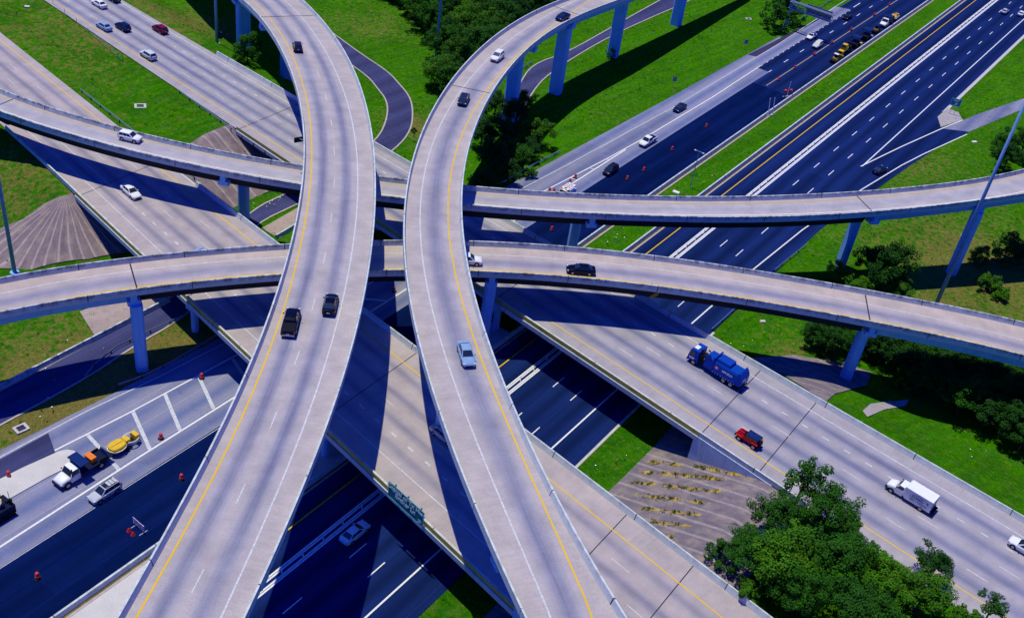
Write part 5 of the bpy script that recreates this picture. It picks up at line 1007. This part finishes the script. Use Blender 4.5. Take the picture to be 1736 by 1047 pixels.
for o in list(SC.objects):
    if o.name.startswith('car_') or o.name == 'car': pass
place(P_garbage(), (1217, 622), ZH, dirw=nb, label='blue garbage truck with a red emblem on its side', lift=1.4)
place(P_jeep(), (1271, 743), ZH, dirw=nb, label='red off-roader with a black soft top and spare wheel', lift=.8)
place(P_boxtruck(), (1547, 838), ZH, dirw=nb, label='white box truck with green and blue lettering', lift=1.1)
FLT = place(P_flatbed(), (141, 790), .06, dirw=mdn, label='white work truck with a dark flat deck and blue canopy', lift=1.1)
C = FLT.matrix_world
t = empty('tool_box', 'orange box standing on the dark deck of the white work truck', 'tool box'); t.matrix_world = C @ Matrix.Translation((-1.35, -.1, 1.2)); m = MB(); m.box((0, 0, .42), (.85, 1.5, .84)); m.build('box', M_orange, t); m = MB(); m.box((0, 0, .87), (.9, 1.55, .06)); m.build('lid', M_orange, t)
def P_trailer():
    t = empty('equipment_trailer', 'x', 'trailer')
    q = MB(); pr = [(1.25 * math.cos(a) * (abs(math.cos(a)) ** -.35), 1.0 * math.sin(a) * (abs(math.sin(a)) ** -.35)) for a in np.linspace(.15, 2 * math.pi + .15, 16, endpoint=False)]; q.add([(x * f, y * f, z) for f, z in ((.97, .65), (1., .8), (1., 1.3), (.9, 1.42)) for x, y in pr], [(j * 16 + i, j * 16 + (i + 1) % 16, (j + 1) * 16 + (i + 1) % 16, (j + 1) * 16 + i) for j in range(3) for i in range(16)] + [tuple(range(48, 64))]); q.build('hood', M_machY, t); q = MB(); q.box((0, 0, 1.43), (2.0, .05, .03)); q.build('seam', M_trim, t); q = MB(); q.box((-1.55, 0, 1.15), (.9, 1.3, .7), taper=.85); q.build('tank', M_machY, t); q = MB(); q.box((-3.05, .1, 1.15), (.75, 1.35, .8), taper=.9); q.build('tank', M_machY, t)
    for cx, r_, z in ((0, 1.2, 1.0), (-2.4, 1.05, 1.1), (-2.4, 1.08, .75)):
        q = MB(); N = 22
        for k in range(N): a, b = 2 * math.pi * k / N, 2 * math.pi * (k + 1) / N; q.tube((cx + r_ * 1.15 * math.cos(a), r_ * math.sin(a), z), (cx + r_ * 1.15 * math.cos(b), r_ * math.sin(b), z), .07, n=6, cap=False)
        q.build('ring_rail', M_wpaint, t)
    q = MB(); q.box((-1., 0, .5), (4.2, 1.0, .16)); q.tube((1.2, 0, .5), (2.6, 0, .6), .08, n=6); q.build('frame', M_trim, t)
    for s in (-1, 1): q = MB(); q.tube((-1., s * .85, .34), (-1., s * 1.08, .34), .34, n=14); q.build('wheel', M_tyre, t)
    return t
TRL = P_trailer(); TRL.matrix_world = C @ Matrix.Translation((-5.6, 0, 0)); TRL['label'] = 'yellow equipment trailer with white ring rails behind the work truck'
# convoy of paving machines along the median wall
def machine(label, cat, u, v, parts, name):
    t = empty(name, label, cat, uv2w(u, v, .05), math.atan2(-MD[1], -MD[0]))
    for nm, kind, a, m in parts:
        q = MB()
        if kind == 'b': q.box(a[0], a[1], taper=a[2] if len(a) > 2 else 1.)
        else: q.tube(a[0], a[1], a[2], n=14)
        q.build(nm, m, t)
    return t
roll = [('drum', 't', ((1.3, -.8, .6), (1.3, .8, .6), .6), M_trim), ('drum', 't', ((-1.3, -.8, .6), (-1.3, .8, .6), .6), M_trim), ('frame', 'b', ((0, 0, .95), (1.5, 1.5, .7), .8), M_machY), ('seat', 'b', ((-.1, 0, 1.6), (.6, .8, .6)), M_trim), ('roof', 'b', ((-.1, 0, 2.35), (1.1, 1.3, .08)), M_wpaint), ('roof_post', 't', ((-.5, .5, 1.2), (-.5, .5, 2.3), .05), M_trim), ('roof_post', 't', ((-.5, -.5, 1.2), (-.5, -.5, 2.3), .05), M_trim)]
machine('small yellow and black road roller leading the row of machines', 'road roller', 299.5, -85.6, roll, 'road_roller')
machine('yellow motor grader with a tall cab in the row of machines', 'grader', 307.5, -86.2, [('hood', 'b', ((2.3, 0, 1.2), (1.6, 1.6, 1.0), .9), M_machY), ('grille', 'b', ((3.12, 0, 1.15), (.06, 1.2, .7)), M_trim), ('blade', 'b', ((3.3, 0, .5), (.3, 2.6, .6)), M_machY), ('cab', 'b', ((.2, 0, 2.2), (1.5, 1.5, 1.7), .9), M_machY), ('window', 'b', ((.97, 0, 2.35), (.04, 1.2, .9)), M_glass), ('window', 'b', ((.2, -.76, 2.35), (1.1, .04, .9)), M_glass), ('beam', 'b', ((-2.2, 0, 1.3), (3.6, .8, .5)), M_machY), ('engine', 'b', ((-3.4, 0, 1.4), (1.6, 1.5, .9)), M_trim)] + [('wheel', 't', ((x, s * .75, .6), (x, s * 1.1, .6), .6), M_tyre) for x in (2.3, -1.9, -3.4) for s in (-1, 1)], 'motor_grader')
pav = lambda c2: [('hopper', 'b', ((1.9, 0, 1.0), (1.4, 2.4, 1.0), 1.15), M_trim), ('body', 'b', ((0, 0, 1.1), (2.4, 2.2, 1.1)), M_deckd), ('screed', 'b', ((-2.0, 0, .6), (1.1, 3.0, .6)), c2), ('roof', 'b', ((-.2, 0, 3.0), (2.6, 2.5, .12)), M_canvas), ('console', 'b', ((-.8, .3, 1.9), (.5, 1.2, .5)), M_steel)] + [('roof_post', 't', ((x, y, 1.6), (x, y, 3.), .05), M_trim) for x in (-1.2, .8) for y in (-1, 1)] + [('track', 'b', ((0, s * .95, .4), (2.6, .45, .75)), M_tyre) for s in (-1, 1)]
machine('dark paving machine with a blue roof right behind the yellow grader', 'paver', 316.5, -86.2, pav(M_machY), 'paving_machine'); machine('dark paving machine with a flat roof, second behind the grader', 'paver', 325.5, -86.2, pav(M_steel), 'paving_machine')
r2 = machine('yellow road roller with a dark hood in front of the white truck', 'road roller', 333.5, -86.0, roll + [('canopy', 'b', ((-.4, 0, 2.5), (1.8, 1.8, .1)), M_canvas)], 'road_roller')
F2 = dup(FLT); F2.matrix_world = Matrix.Translation(Vector(uv2w(343.5, -86.1, .05))) @ Matrix.Rotation(math.atan2(-MD[1], -MD[0]), 4, 'Z'); F2['label'] = 'white work truck at the rear of the row of paving machines'
T2 = dup(TRL); T2.matrix_world = F2.matrix_world @ Matrix.Translation((-5.6, 0, 0)); T2['label'] = 'yellow trailer behind the last truck in the row of machines'
# arrow-board truck half hidden behind the upper cross ramp
t = empty('signal_truck', 'white truck with a striped folded board, half hidden by the upper cross ramp', 'work truck'); place(t, (957, 331), .06, dirw=mdn, lift=.5)
truck_cab(t, -.1, 1.2, 2.5, 2.0, .5, 2.0, M_wpaint); m = MB(); m.box((-1.5, 0, .95), (2.9, 2.0, .8)); m.build('service_body', M_wpaint, t)
for s in (-.6, .5): m = MB(); m.box((-1.2, s, 2.1), (3.2, .6, .18)); bb = m.build('board', M_wpaint, t); q = MB(); q.box((-1.2, s, 2.2), (2.0, .14, .03)); q.build('stripe', M_drum, bb); q = MB(); q.box((.45, s, 2.1), (.25, .5, .22)); q.build('amber_lamp', M_orange, bb)
m = MB(); m.box((-.3, 0, 1.7), (.1, 1.6, .9)); m.build('rack', M_trim, t); wheels(t, (1.7, -1.9), .4, .98, .3)
# milling machine cut by the left edge
random.seed(3)
b = bk([(2, 872)], .06)[0]; t = empty('milling_machine', 'dark tangled road machine with yellow parts cut by the left edge', 'machine', tuple(b), math.atan2(-MD[1], -MD[0]))
m = MB(); m.box((1.8, 0, 1.1), (6.5, 2.6, 1.4)); m.build('body', M_deckd, t)
for k in range(26):
    x, y = random.uniform(-1.4, 4.5), random.uniform(-1.3, 1.3); q = MB(); q.box((x, y, 1.9 + random.random() * .5), (random.uniform(.2, .7), random.uniform(.2, .6), random.uniform(.2, .6)), M=Matrix.Rotation(random.random(), 3, 'Z')); q.build('engine_part', random.choice([M_trim, M_deckd, M_blue, M_trim, M_steel, M_machY if k % 6 == 0 else M_trim]), t)
for k in range(5): q = MB(); x = random.uniform(-1.3, 2); y = random.uniform(-1.2, 1.2); q.tube((x, y, 1.8), (x + random.uniform(-.3, .3), y + random.uniform(-.3, .3), 3.0 + random.random()), .04, n=5); q.build('hose', M_trim, t)
for s in (-1, 1): q = MB(); q.box((1.5, s * 1.2, .5), (5.5, .4, .9)); q.build('track', M_tyre, t)
# ------------------------------------------------------------------ trees
def leaf_mat(name, a, b, c):
    t = NT(name); P = t.coord(); n1 = t.noise(P, .45, 3., .6, .3, .7); n2 = t.noise(P, 6., 3., .6, .3, .7); oi = t.n('ObjectInfo')
    g = t.mix(n1, a, b); g = t.mix(t.math('MULTIPLY', n2, .5), g, c); g = t.mix(t.math('MULTIPLY', oi.outputs['Random'], .35), g, (.012, .05, .012))
    m = t.fin(g, .75, .18); t.b.inputs['Subsurface Weight'].default_value = 0
    tr = t.n('BsdfTranslucent'); t.put(tr.inputs[0], b); ms = t.n('MixShader'); ms.inputs[0].default_value = .18; t.l(t.b.outputs[0], ms.inputs[1]); t.l(tr.outputs[0], ms.inputs[2]); t.l(ms.outputs[0], t.o.inputs[0]); return m
M_lfA = leaf_mat('foliage_dark', (.006, .060, .003), (.020, .135, .002), (.055, .20, .002)); M_lfB = leaf_mat('foliage_fresh', (.022, .115, .002), (.055, .215, .001), (.11, .27, .002)); M_lfC = leaf_mat('foliage_deep', (.004, .042, .005), (.013, .085, .004), (.030, .13, .004))
M_bark = plain('bark', (.07, .05, .04), .9, .1, 0, .3, 6.)
def crown_mesh(name, rx, rz, zc, ncl, nlf, ls, mat, seed, sparse=0.):
    g = np.random.default_rng(seed); cl = []
    k = g.uniform(.75, 1.2, 7); ph = g.uniform(0, 6.28, 7)
    while len(cl) < ncl:
        d = g.normal(size=3); d /= np.linalg.norm(d)
        if d[2] < -.55: continue
        th = math.atan2(d[1], d[0]); lob = 1 + .2 * math.sin(2 * th + ph[0]) + .16 * math.sin(3 * th + ph[1]) + .14 * math.sin(5 * d[2] + ph[2])
        r = lob * (g.uniform(.62, 1.) if g.random() < .8 else g.uniform(.2, .7)); cl.append((d[0] * rx * r, d[1] * rx * r, zc + d[2] * rz * r, g.uniform(.45, 1.1) * rx * .24))
    V = []; 
    for cx, cy, cz, cr in cl:
        n = int(nlf * (cr / (rx * .24)) ** 2 * g.uniform(.6, 1.2) * (1 - sparse)); d = g.normal(size=(n, 3)); d /= np.linalg.norm(d, axis=1)[:, None]; rr = cr * g.uniform(.55, 1.12, n) ** .7
        c = np.array([cx, cy, cz]) + d * rr[:, None] * np.array([1.1, 1.1, .75])
        nn = d * .8 + np.array([0, 0, .7]) + g.normal(size=(n, 3)) * .45; nn /= np.linalg.norm(nn, axis=1)[:, None]
        a = np.cross(nn, g.normal(size=(n, 3))); a /= np.linalg.norm(a, axis=1)[:, None]; b = np.cross(nn, a); s = ls * g.uniform(.6, 1.3, n)[:, None]
        V.append(np.stack([c - a * s, c - b * s * .55, c + a * s, c + b * s * .55], 1).reshape(-1, 3))
    V = np.vstack(V); me = bpy.data.meshes.new(name); n = len(V) // 4
    me.vertices.add(len(V)); me.vertices.foreach_set('co', V.ravel()); me.loops.add(len(V)); me.loops.foreach_set('vertex_index', np.arange(len(V))); me.polygons.add(n); me.polygons.foreach_set('loop_start', np.arange(n) * 4); me.polygons.foreach_set('loop_total', np.full(n, 4)); me.update(); me.validate(); me.materials.append(mat); return me, cl
def tree_proto(name, rx, rz, zc, ncl, nlf, ls, mat, seed, sparse=0., r0=.22):
    t = empty(name, 'x', 'tree'); me, cl = crown_mesh('crown', rx, rz, zc, ncl, nlf, ls, mat, seed, sparse); c = bpy.data.objects.new('crown', me); COL.objects.link(c); c.parent = t
    m = MB(); m.tube((0, 0, -.6), (.1, .05, zc * .55), r0, r0 * .7, 9); m.tube((.1, .05, zc * .55), (0, .1, zc + rz * .4), r0 * .7, r0 * .25, 8)
    for q in cl[::max(1, len(cl) // 9)]: m.tube((.1, .05, zc * random.uniform(.4, .75)), (q[0] * .8, q[1] * .8, q[2] - .1), r0 * .4, r0 * .1, 6)
    m.build('trunk', M_bark, t, True); return t
random.seed(11)
TP = {'oak': tree_proto('oak_tree', 3.6, 2.9, 4.6, 84, 190, .155, M_lfA, 1), 'round': tree_proto('round_tree', 3.2, 3.1, 4.4, 78, 190, .15, M_lfA, 2), 'fresh': tree_proto('young_tree', 3.3, 2.7, 3.9, 80, 180, .15, M_lfB, 3, .05), 'open': tree_proto('open_tree', 2.7, 3.1, 4.8, 46, 150, .16, M_lfA, 4, .25), 'bush': tree_proto('bush', 2.0, 1.5, 1.4, 44, 140, .14, M_lfB, 5, 0, .1), 'dark': tree_proto('dark_tree', 3.4, 3.0, 4.3, 80, 180, .16, M_lfC, 6), 'scrub': tree_proto('dark_bush', 2.2, 1.7, 1.6, 46, 140, .14, M_lfA, 8, 0, .1)}
tused = set()
def tree(kind, p, s, label, group=None, sz=1.):
    o = TP[kind] if kind not in tused else dup(TP[kind]); tused.add(kind); o.location = (p[0], p[1], p[2] - .1); o.rotation_euler.z = random.random() * 6.28; o.scale = (s, s, s * sz); tag(o, label, 'bush' if 'bush' in o.name else 'tree', group); return o
G1 = 'trees in front of the grey highway at the lower right'
for kind, px, s, lab, sz in [('open', (1342, 872), 1.1, 'open-crowned tree reaching over the edge of the grey highway', 1.2), ('oak', (1300, 905), .95, 'dark oak at the left front of the lower right clump', 1.), ('oak', (1392, 900), 1.05, 'dark oak against the yellow line of the grey highway', 1.), ('round', (1420, 930), .8, 'round dark tree right of the oak at the highway rail', 1.), ('fresh', (1310, 990), 1.35, 'broad light-green tree in the middle of the lower right clump', 1.), ('oak', (1390, 985), 1.1, 'dark green oak right of the broad light-green tree', 1.), ('scrub', (1222, 955), 1.0, 'small round bush at the lower end of the paved slope', 1.), ('scrub', (1262, 925), .9, 'low dark bush between the paved slope and the clump', 1.),
    ('fresh', (1480, 1012), 1.05, 'large bright tree at the bottom of the lower right clump', .95), ('fresh', (1548, 1035), 1.02, 'bright tree lowest in the lower right clump', .95), ('dark', (1570, 985), .75, 'small dark tree beside the yellow line at the lower right', 1.1), ('bush', (1500, 975), 1.1, 'light bush by the short rail of the grey highway', 1.), ('bush', (1632, 1062), 1.15, 'bright tree cut by the bottom edge', .9), ('open', (1665, 1060), .75, 'thin tree at the lower right by the yellow line', 1.), ('round', (1340, 1040), 1.0, 'dark round tree at the bottom behind the broad light-green one', 1.), ('oak', (1430, 1060), 1.0, 'oak cut by the bottom edge in the lower right clump', 1.), ('bush', (1265, 1010), .9, 'pale bush at the barrier of the left carriageway end', 1.), ('oak', (1270, 965), 1.0, 'oak behind the small round bush on the slope', .9), ('scrub', (1460, 940), .8, 'dark bush tucked under the rail of the grey highway', 1.), ('bush', (1600, 1085), 1.2, 'light tree at the very bottom of the picture', 1.), ('round', (1480, 1085), .9, 'round tree at the very bottom of the picture', 1.)]:
    tree(kind, ray(px), s * .97, lab, G1, sz * 1.06)
G2 = 'woods behind the tall flyovers'
poly = [(628, -75), (640, -5), (690, 20), (722, 55), (740, 100), (730, 130), (740, 170), (760, 160), (800, 115), (850, 70), (905, 35), (985, -5), (1010, -75)]
def inpoly(x, y, Q):
    c = False
    for (x0, y0), (x1, y1) in zip(Q, Q[1:] + Q[:1]):
        if (y0 > y) != (y1 > y) and x < (x1 - x0) * (y - y0) / (y1 - y0) + x0: c = not c
    return c
random.seed(21); pts = []; tries = 0
while len(pts) < 150 and tries < 40000:
    tries += 1; x, y = random.uniform(620, 1010), random.uniform(-75, 180)
    if not inpoly(x, y, poly): continue
    w = bk([(x, y)], 0)[0]
    if all((w[0] - q[0]) ** 2 + (w[1] - q[1]) ** 2 > 3.6 ** 2 for q in pts): pts.append(w)
for w in pts: tree(random.choice(['oak', 'round', 'dark', 'oak', 'fresh', 'round']), w, random.uniform(.95, 1.45), 'dark tree in the dense woods at the top middle', G2, random.uniform(.9, 1.2))
G3 = 'trees under the tall one-lane flyover'
for kind, px, s, lab, sz in [('fresh', (909, 247), .95, 'bright round tree at the edge of the flyover shadow', 1.1), ('dark', (872, 215), 1.0, 'dark tree around the foot of the flyover pier', 1.), ('dark', (850, 250), 1.0, 'dark tree left of the bright one under the flyover', 1.), ('dark', (830, 290), 1.0, 'dark tree nearest the flyover edge above the cross ramp', 1.), ('oak', (868, 285), .9, 'oak just below the bright tree under the flyover', 1.), ('dark', (895, 270), .75, 'dark shrub-like tree in the flyover shadow', 1.), ('dark', (850, 310), .95, 'dark tree standing right above the upper cross ramp', 1.), ('oak', (885, 195), .85, 'oak beside the frontage road under the flyover', 1.), ('dark', (838, 200), .9, 'dark tree behind the flyover edge at the frontage road', 1.), ('bush', (898, 300), .8, 'small bush by the guardrail under the flyover', .9), ('dark', (815, 250), .9, 'dark tree mostly hidden by the flyover', 1.), ('oak', (806, 215), .9, 'oak mostly hidden by the flyover bend', 1.), ('dark', (822, 330), .9, 'dark tree low against the cross ramp wall', .9)]:
    tree(kind, ray(px), s, lab, G3, sz)
for kind, px, s, lab, g, sz in [('scrub', (419, 106), 1.55, 'dark round bush at the foot of the left flyover pier', None, 1.25), ('scrub', (1310, 48), 2.0, 'big dark bush at the foot of the sign gantry', None, 1.2), ('scrub', (1343, 42), 1.3, 'smaller dark bush right of the gantry post', None, 1.), ('dark', (1335, 12), 1.0, 'dark tree behind the sign gantry', None, 1.), ('dark', (1320, 0), 1.1, 'dark tree at the upper edge left of the gantry', None, 1.), ('scrub', (1036, 96), .75, 'small bush clinging to a pier foot under the one-lane flyover', None, 1.1), ('bush', (1045, 12), .6, 'little bush beside the frontage road', None, 1.),
    ('dark', (1490, 492), 1.25, 'tall dark tree between the two cross ramps at the right', 'trees between the cross ramps', 1.25), ('fresh', (1418, 482), .8, 'light bush-like tree at the foot of the right pier', 'trees between the cross ramps', .9), ('fresh', (1452, 500), .8, 'light tree in front of the tall dark one', 'trees between the cross ramps', .8), ('fresh', (1518, 503), .95, 'light tree right of the tall dark one', 'trees between the cross ramps', .75), ('dark', (1468, 470), .9, 'dark tree behind the tall dark one', 'trees between the cross ramps', 1.1),
    ('scrub', (1700, 442), 1.5, 'dark bush right of the light mast in the ramp shadow', 'bushes at the right edge', 1.2), ('dark', (1725, 450), .8, 'dark tree at the right edge in the ramp shadow', 'bushes at the right edge', 1.), ('bush', (1672, 490), 1.2, 'bright bush on the dry grass at the right', 'bushes at the right edge', 1.1), ('bush', (1692, 505), 1.0, 'smaller bright bush beside it on the dry grass', 'bushes at the right edge', 1.), ('scrub', (1655, 445), 1.1, 'dark bush touching the shade of the right pier', 'bushes at the right edge', 1.),
    ('dark', (1700, 288), 1.05, 'dark tree above the right end of the upper cross ramp', 'trees at the exit ramp', 1.), ('dark', (1725, 270), 1.15, 'dark tree at the right edge by the exit ramp', 'trees at the exit ramp', 1.1), ('dark', (1740, 300), 1.1, 'dark tree cut by the right edge above the ramp', 'trees at the exit ramp', 1.), ('round', (1690, 262), .8, 'smaller tree nearest the exit ramp', 'trees at the exit ramp', 1.)]:
    tree(kind, ray(px), s, lab, g, sz)
G4 = 'dark trees along the lower cross ramp at the right'
random.seed(5); rows = [(1375, 585, .75), (1400, 600, .85), (1425, 592, .8), (1470, 600, .9), (1490, 615, .9), (1512, 610, .9), (1530, 640, 1.), (1550, 660, 1.1), (1560, 625, 1.), (1585, 680, 1.1), (1605, 650, 1.1), (1620, 700, 1.1), (1645, 665, 1.1), (1655, 715, 1.1), (1680, 690, 1.1), (1690, 735, 1.05), (1715, 705, 1.1), (1735, 740, 1.1), (1750, 715, 1.1), (1725, 765, .9), (1590, 640, .9), (1640, 640, .9), (1690, 650, 1.), (1740, 670, 1.), (1770, 760, 1.1), (1530, 612, .8), (1500, 590, .9), (1540, 600, .9), (1570, 600, 1.), (1600, 615, 1.), (1630, 620, 1.), (1660, 640, 1.), (1668, 670, 1.1), (1700, 670, 1.1), (1720, 690, 1.1), (1745, 640, 1.), (1575, 655, 1.), (1625, 680, 1.), (1760, 730, 1.), (1450, 580, .8), (1390, 570, .8), (1480, 580, .9)]
for k, (x, y, s) in enumerate(rows): tree(['dark', 'dark', 'oak'][k % 3], ray((x, y)), s * .95, 'dark tree in the thick row below the right cross ramp', G4, random.uniform(.9, 1.1))
for px, s, lab in (((1525, 655), 1.0, 'bright leafy bush at the front of the dark row near the drain channel'), ((1710, 735), 1.3, 'bright leafy bush at the right edge of the dark row'), ((1625, 585), 1.2, 'sunlit bush showing over the dark row under the ramp'), ((1700, 620), 1.2, 'sunlit bush at the right under the ramp'), ((1550, 570), 1.0, 'sunlit bush close to the ramp pier')): tree('bush', ray(px), s, lab, 'bright bushes along the dark row')
# weeds in the joints of the paved slope and tufts in the grass
def tufts(name, P, size, mat, n, label, cat):
    g = np.random.default_rng(9); V = []
    for p in P:
        k = n; a = g.uniform(0, 6.28, k); r = size * g.uniform(.1, 1., k); c = np.column_stack([p[0] + np.cos(a) * r, p[1] + np.sin(a) * r, np.full(k, p[2])]); h = size * g.uniform(.4, 1., k) * .7; d = g.normal(size=(k, 2)) * .3 * size
        s = .13 * size + .04; e = np.column_stack([np.sin(a), -np.cos(a), np.zeros(k)]) * s; tip = c + np.column_stack([d, h]); V.append(np.stack([c - e, c + e, tip + e * .4, tip - e * .4], 1).reshape(-1, 3))
    V = np.vstack(V); me = bpy.data.meshes.new(name); me.from_pydata(V.tolist(), [], [(4 * i, 4 * i + 1, 4 * i + 2, 4 * i + 3) for i in range(len(V) // 4)]); me.materials.append(mat); o = bpy.data.objects.new(name, me); COL.objects.link(o); return tag(o, label, cat, kind='stuff')
P = []
for x0, x1, y0, y1, n in [(1085, 1225, 799, 812, 40), (1075, 1222, 818, 834, 40), (1080, 1200, 838, 853, 30), (1087, 1185, 861, 873, 24), (1105, 1170, 884, 892, 12), (1135, 1142, 910, 912, 4), (1100, 1160, 783, 790, 10), (1180, 1280, 791, 811, 26)]:
    for k in range(n):
        f = random.random(); q = ray((x0 + (x1 - x0) * f, y0 + (y1 - y0) * f + random.uniform(-1.2, 1.2)), .12); P.append(q)
M_weed = plain('weed', (.06, .12, .006), .9, .1, 0, .5, 1.); M_straw = plain('weed_straw', (.34, .25, .07), .9, .1, 0, .3, 1.)
Ps = [p + np.array([random.uniform(-.5, .5), random.uniform(-.5, .5), 0]) for p in P for _ in range(2)]; tufts('dry_weeds', Ps, .24, M_straw, 8, 'straw coloured weed stripes in the joints of the paved slope', 'weeds'); tufts('weeds', P[::3], .36, M_weed, 18, 'green weeds growing in the joints of the paved slope', 'weeds')
g = np.random.default_rng(8); Q = np.column_stack([g.uniform(-150, 160, 60000), g.uniform(70, 340, 60000)]); uq, vq = Q @ MD, Q @ MN; zq = terr(Q)
aq, oq = (Q - FA.p) @ FA.d, (Q - FA.p) @ FA.n; a2, o2 = (Q - FB.p) @ FB.d, (Q - FB.p) @ FB.n
bad = ((oq > -1.5) & (oq < 24.5)) | ((o2 > -3) & (o2 < 22.5)) | ((vq > -113) & (vq < -50)) | ((vq > -126) & (vq < -116) & (uq < 105)) | ((zq > .2) & (vq > -45) & (uq < 168)) | ((vq > -161) & (vq < -137) & (uq < 162))
for L_ in LOOPQ: bad |= poly_dist(Q, L_) < 1.
bad &= ~((vq > -82.5) & (vq < -77.6) & (uq > 134)); Q = Q[~bad][:5000]
tufts('grass_tufts', [(x, y, terr1(x, y) - .05) for x, y in Q], .38, M_grass, 6, 'rough tufts standing out of the mown grass', 'grass')

# straw strips lying in the joints of the paved slope
V = []; F = []; random.seed(2)
for x0, x1, y0, y1 in [(1083, 1232, 799, 813), (1072, 1228, 817, 834), (1076, 1206, 838, 854), (1085, 1188, 861, 873), (1103, 1172, 884, 892), (1130, 1146, 909, 912), (1098, 1168, 782, 790), (1176, 1284, 790, 811)]:
    n = int((x1 - x0) / 3.2); ph = random.random() * 6; b = len(V)
    for k in range(n + 1):
        f = k / n; c = ray((x0 + (x1 - x0) * f, y0 + (y1 - y0) * f), .12); w = max(.03, .17 + .2 * math.sin(k * .55 + ph) + random.uniform(-.12, .16)); 
        for sg in (-1, 1): q = (c[0] + MD[0] * w * sg, c[1] + MD[1] * w * sg); V.append((q[0], q[1], terr1(*q) + .15))
    F += [(b + 2 * k, b + 2 * k + 1, b + 2 * k + 3, b + 2 * k + 2) for k in range(n)]
me = bpy.data.meshes.new('straw_strips'); me.from_pydata(V, [], F); me.materials.append(M_straw); o = bpy.data.objects.new('straw_strips', me); COL.objects.link(o); tag(o, 'thin strips of dry grass lying in the joints of the paved slope', 'weeds', kind='stuff')
# bits of litter blown into the verges
random.seed(4); V = []
for x, y, rx, ry, n in [(1040, 400, 40, 16, 14), (445, 345, 30, 12, 22), (1050, 770, 40, 30, 8), (650, 50, 60, 40, 10), (1110, 440, 30, 14, 8), (1040, 190, 120, 50, 14), (100, 600, 60, 40, 8), (1600, 440, 90, 50, 14), (1640, 780, 70, 30, 5), (1180, 310, 60, 30, 8), (660, 950, 40, 30, 2), (1270, 570, 40, 30, 8), (100, 690, 60, 25, 6), (560, 90, 60, 60, 5)]:
    for _ in range(int(n * .6)):
        p = ray((x + random.gauss(0, .5) * rx, y + random.gauss(0, .5) * ry)); u, v = w2uv(p)
        if -112 < v < -84 or -76.8 < v < -51: continue
        a = random.random() * 3.1; s_ = random.uniform(.05, .15); dx, dy = math.cos(a) * s_, math.sin(a) * s_; z = p[2] + .14; V += [(p[0] - dx, p[1] - dy, z), (p[0] + dy, p[1] - dx, z + .06), (p[0] + dx, p[1] + dy, z), (p[0] - dy, p[1] + dx, z + .02)]
me = bpy.data.meshes.new('litter'); me.from_pydata(V, [], [(4 * i, 4 * i + 1, 4 * i + 2, 4 * i + 3) for i in range(len(V) // 4)]); me.materials.append(M_swhite); o = bpy.data.objects.new('litter', me); COL.objects.link(o); tag(o, 'small white scraps scattered in the grass', 'litter', kind='stuff')
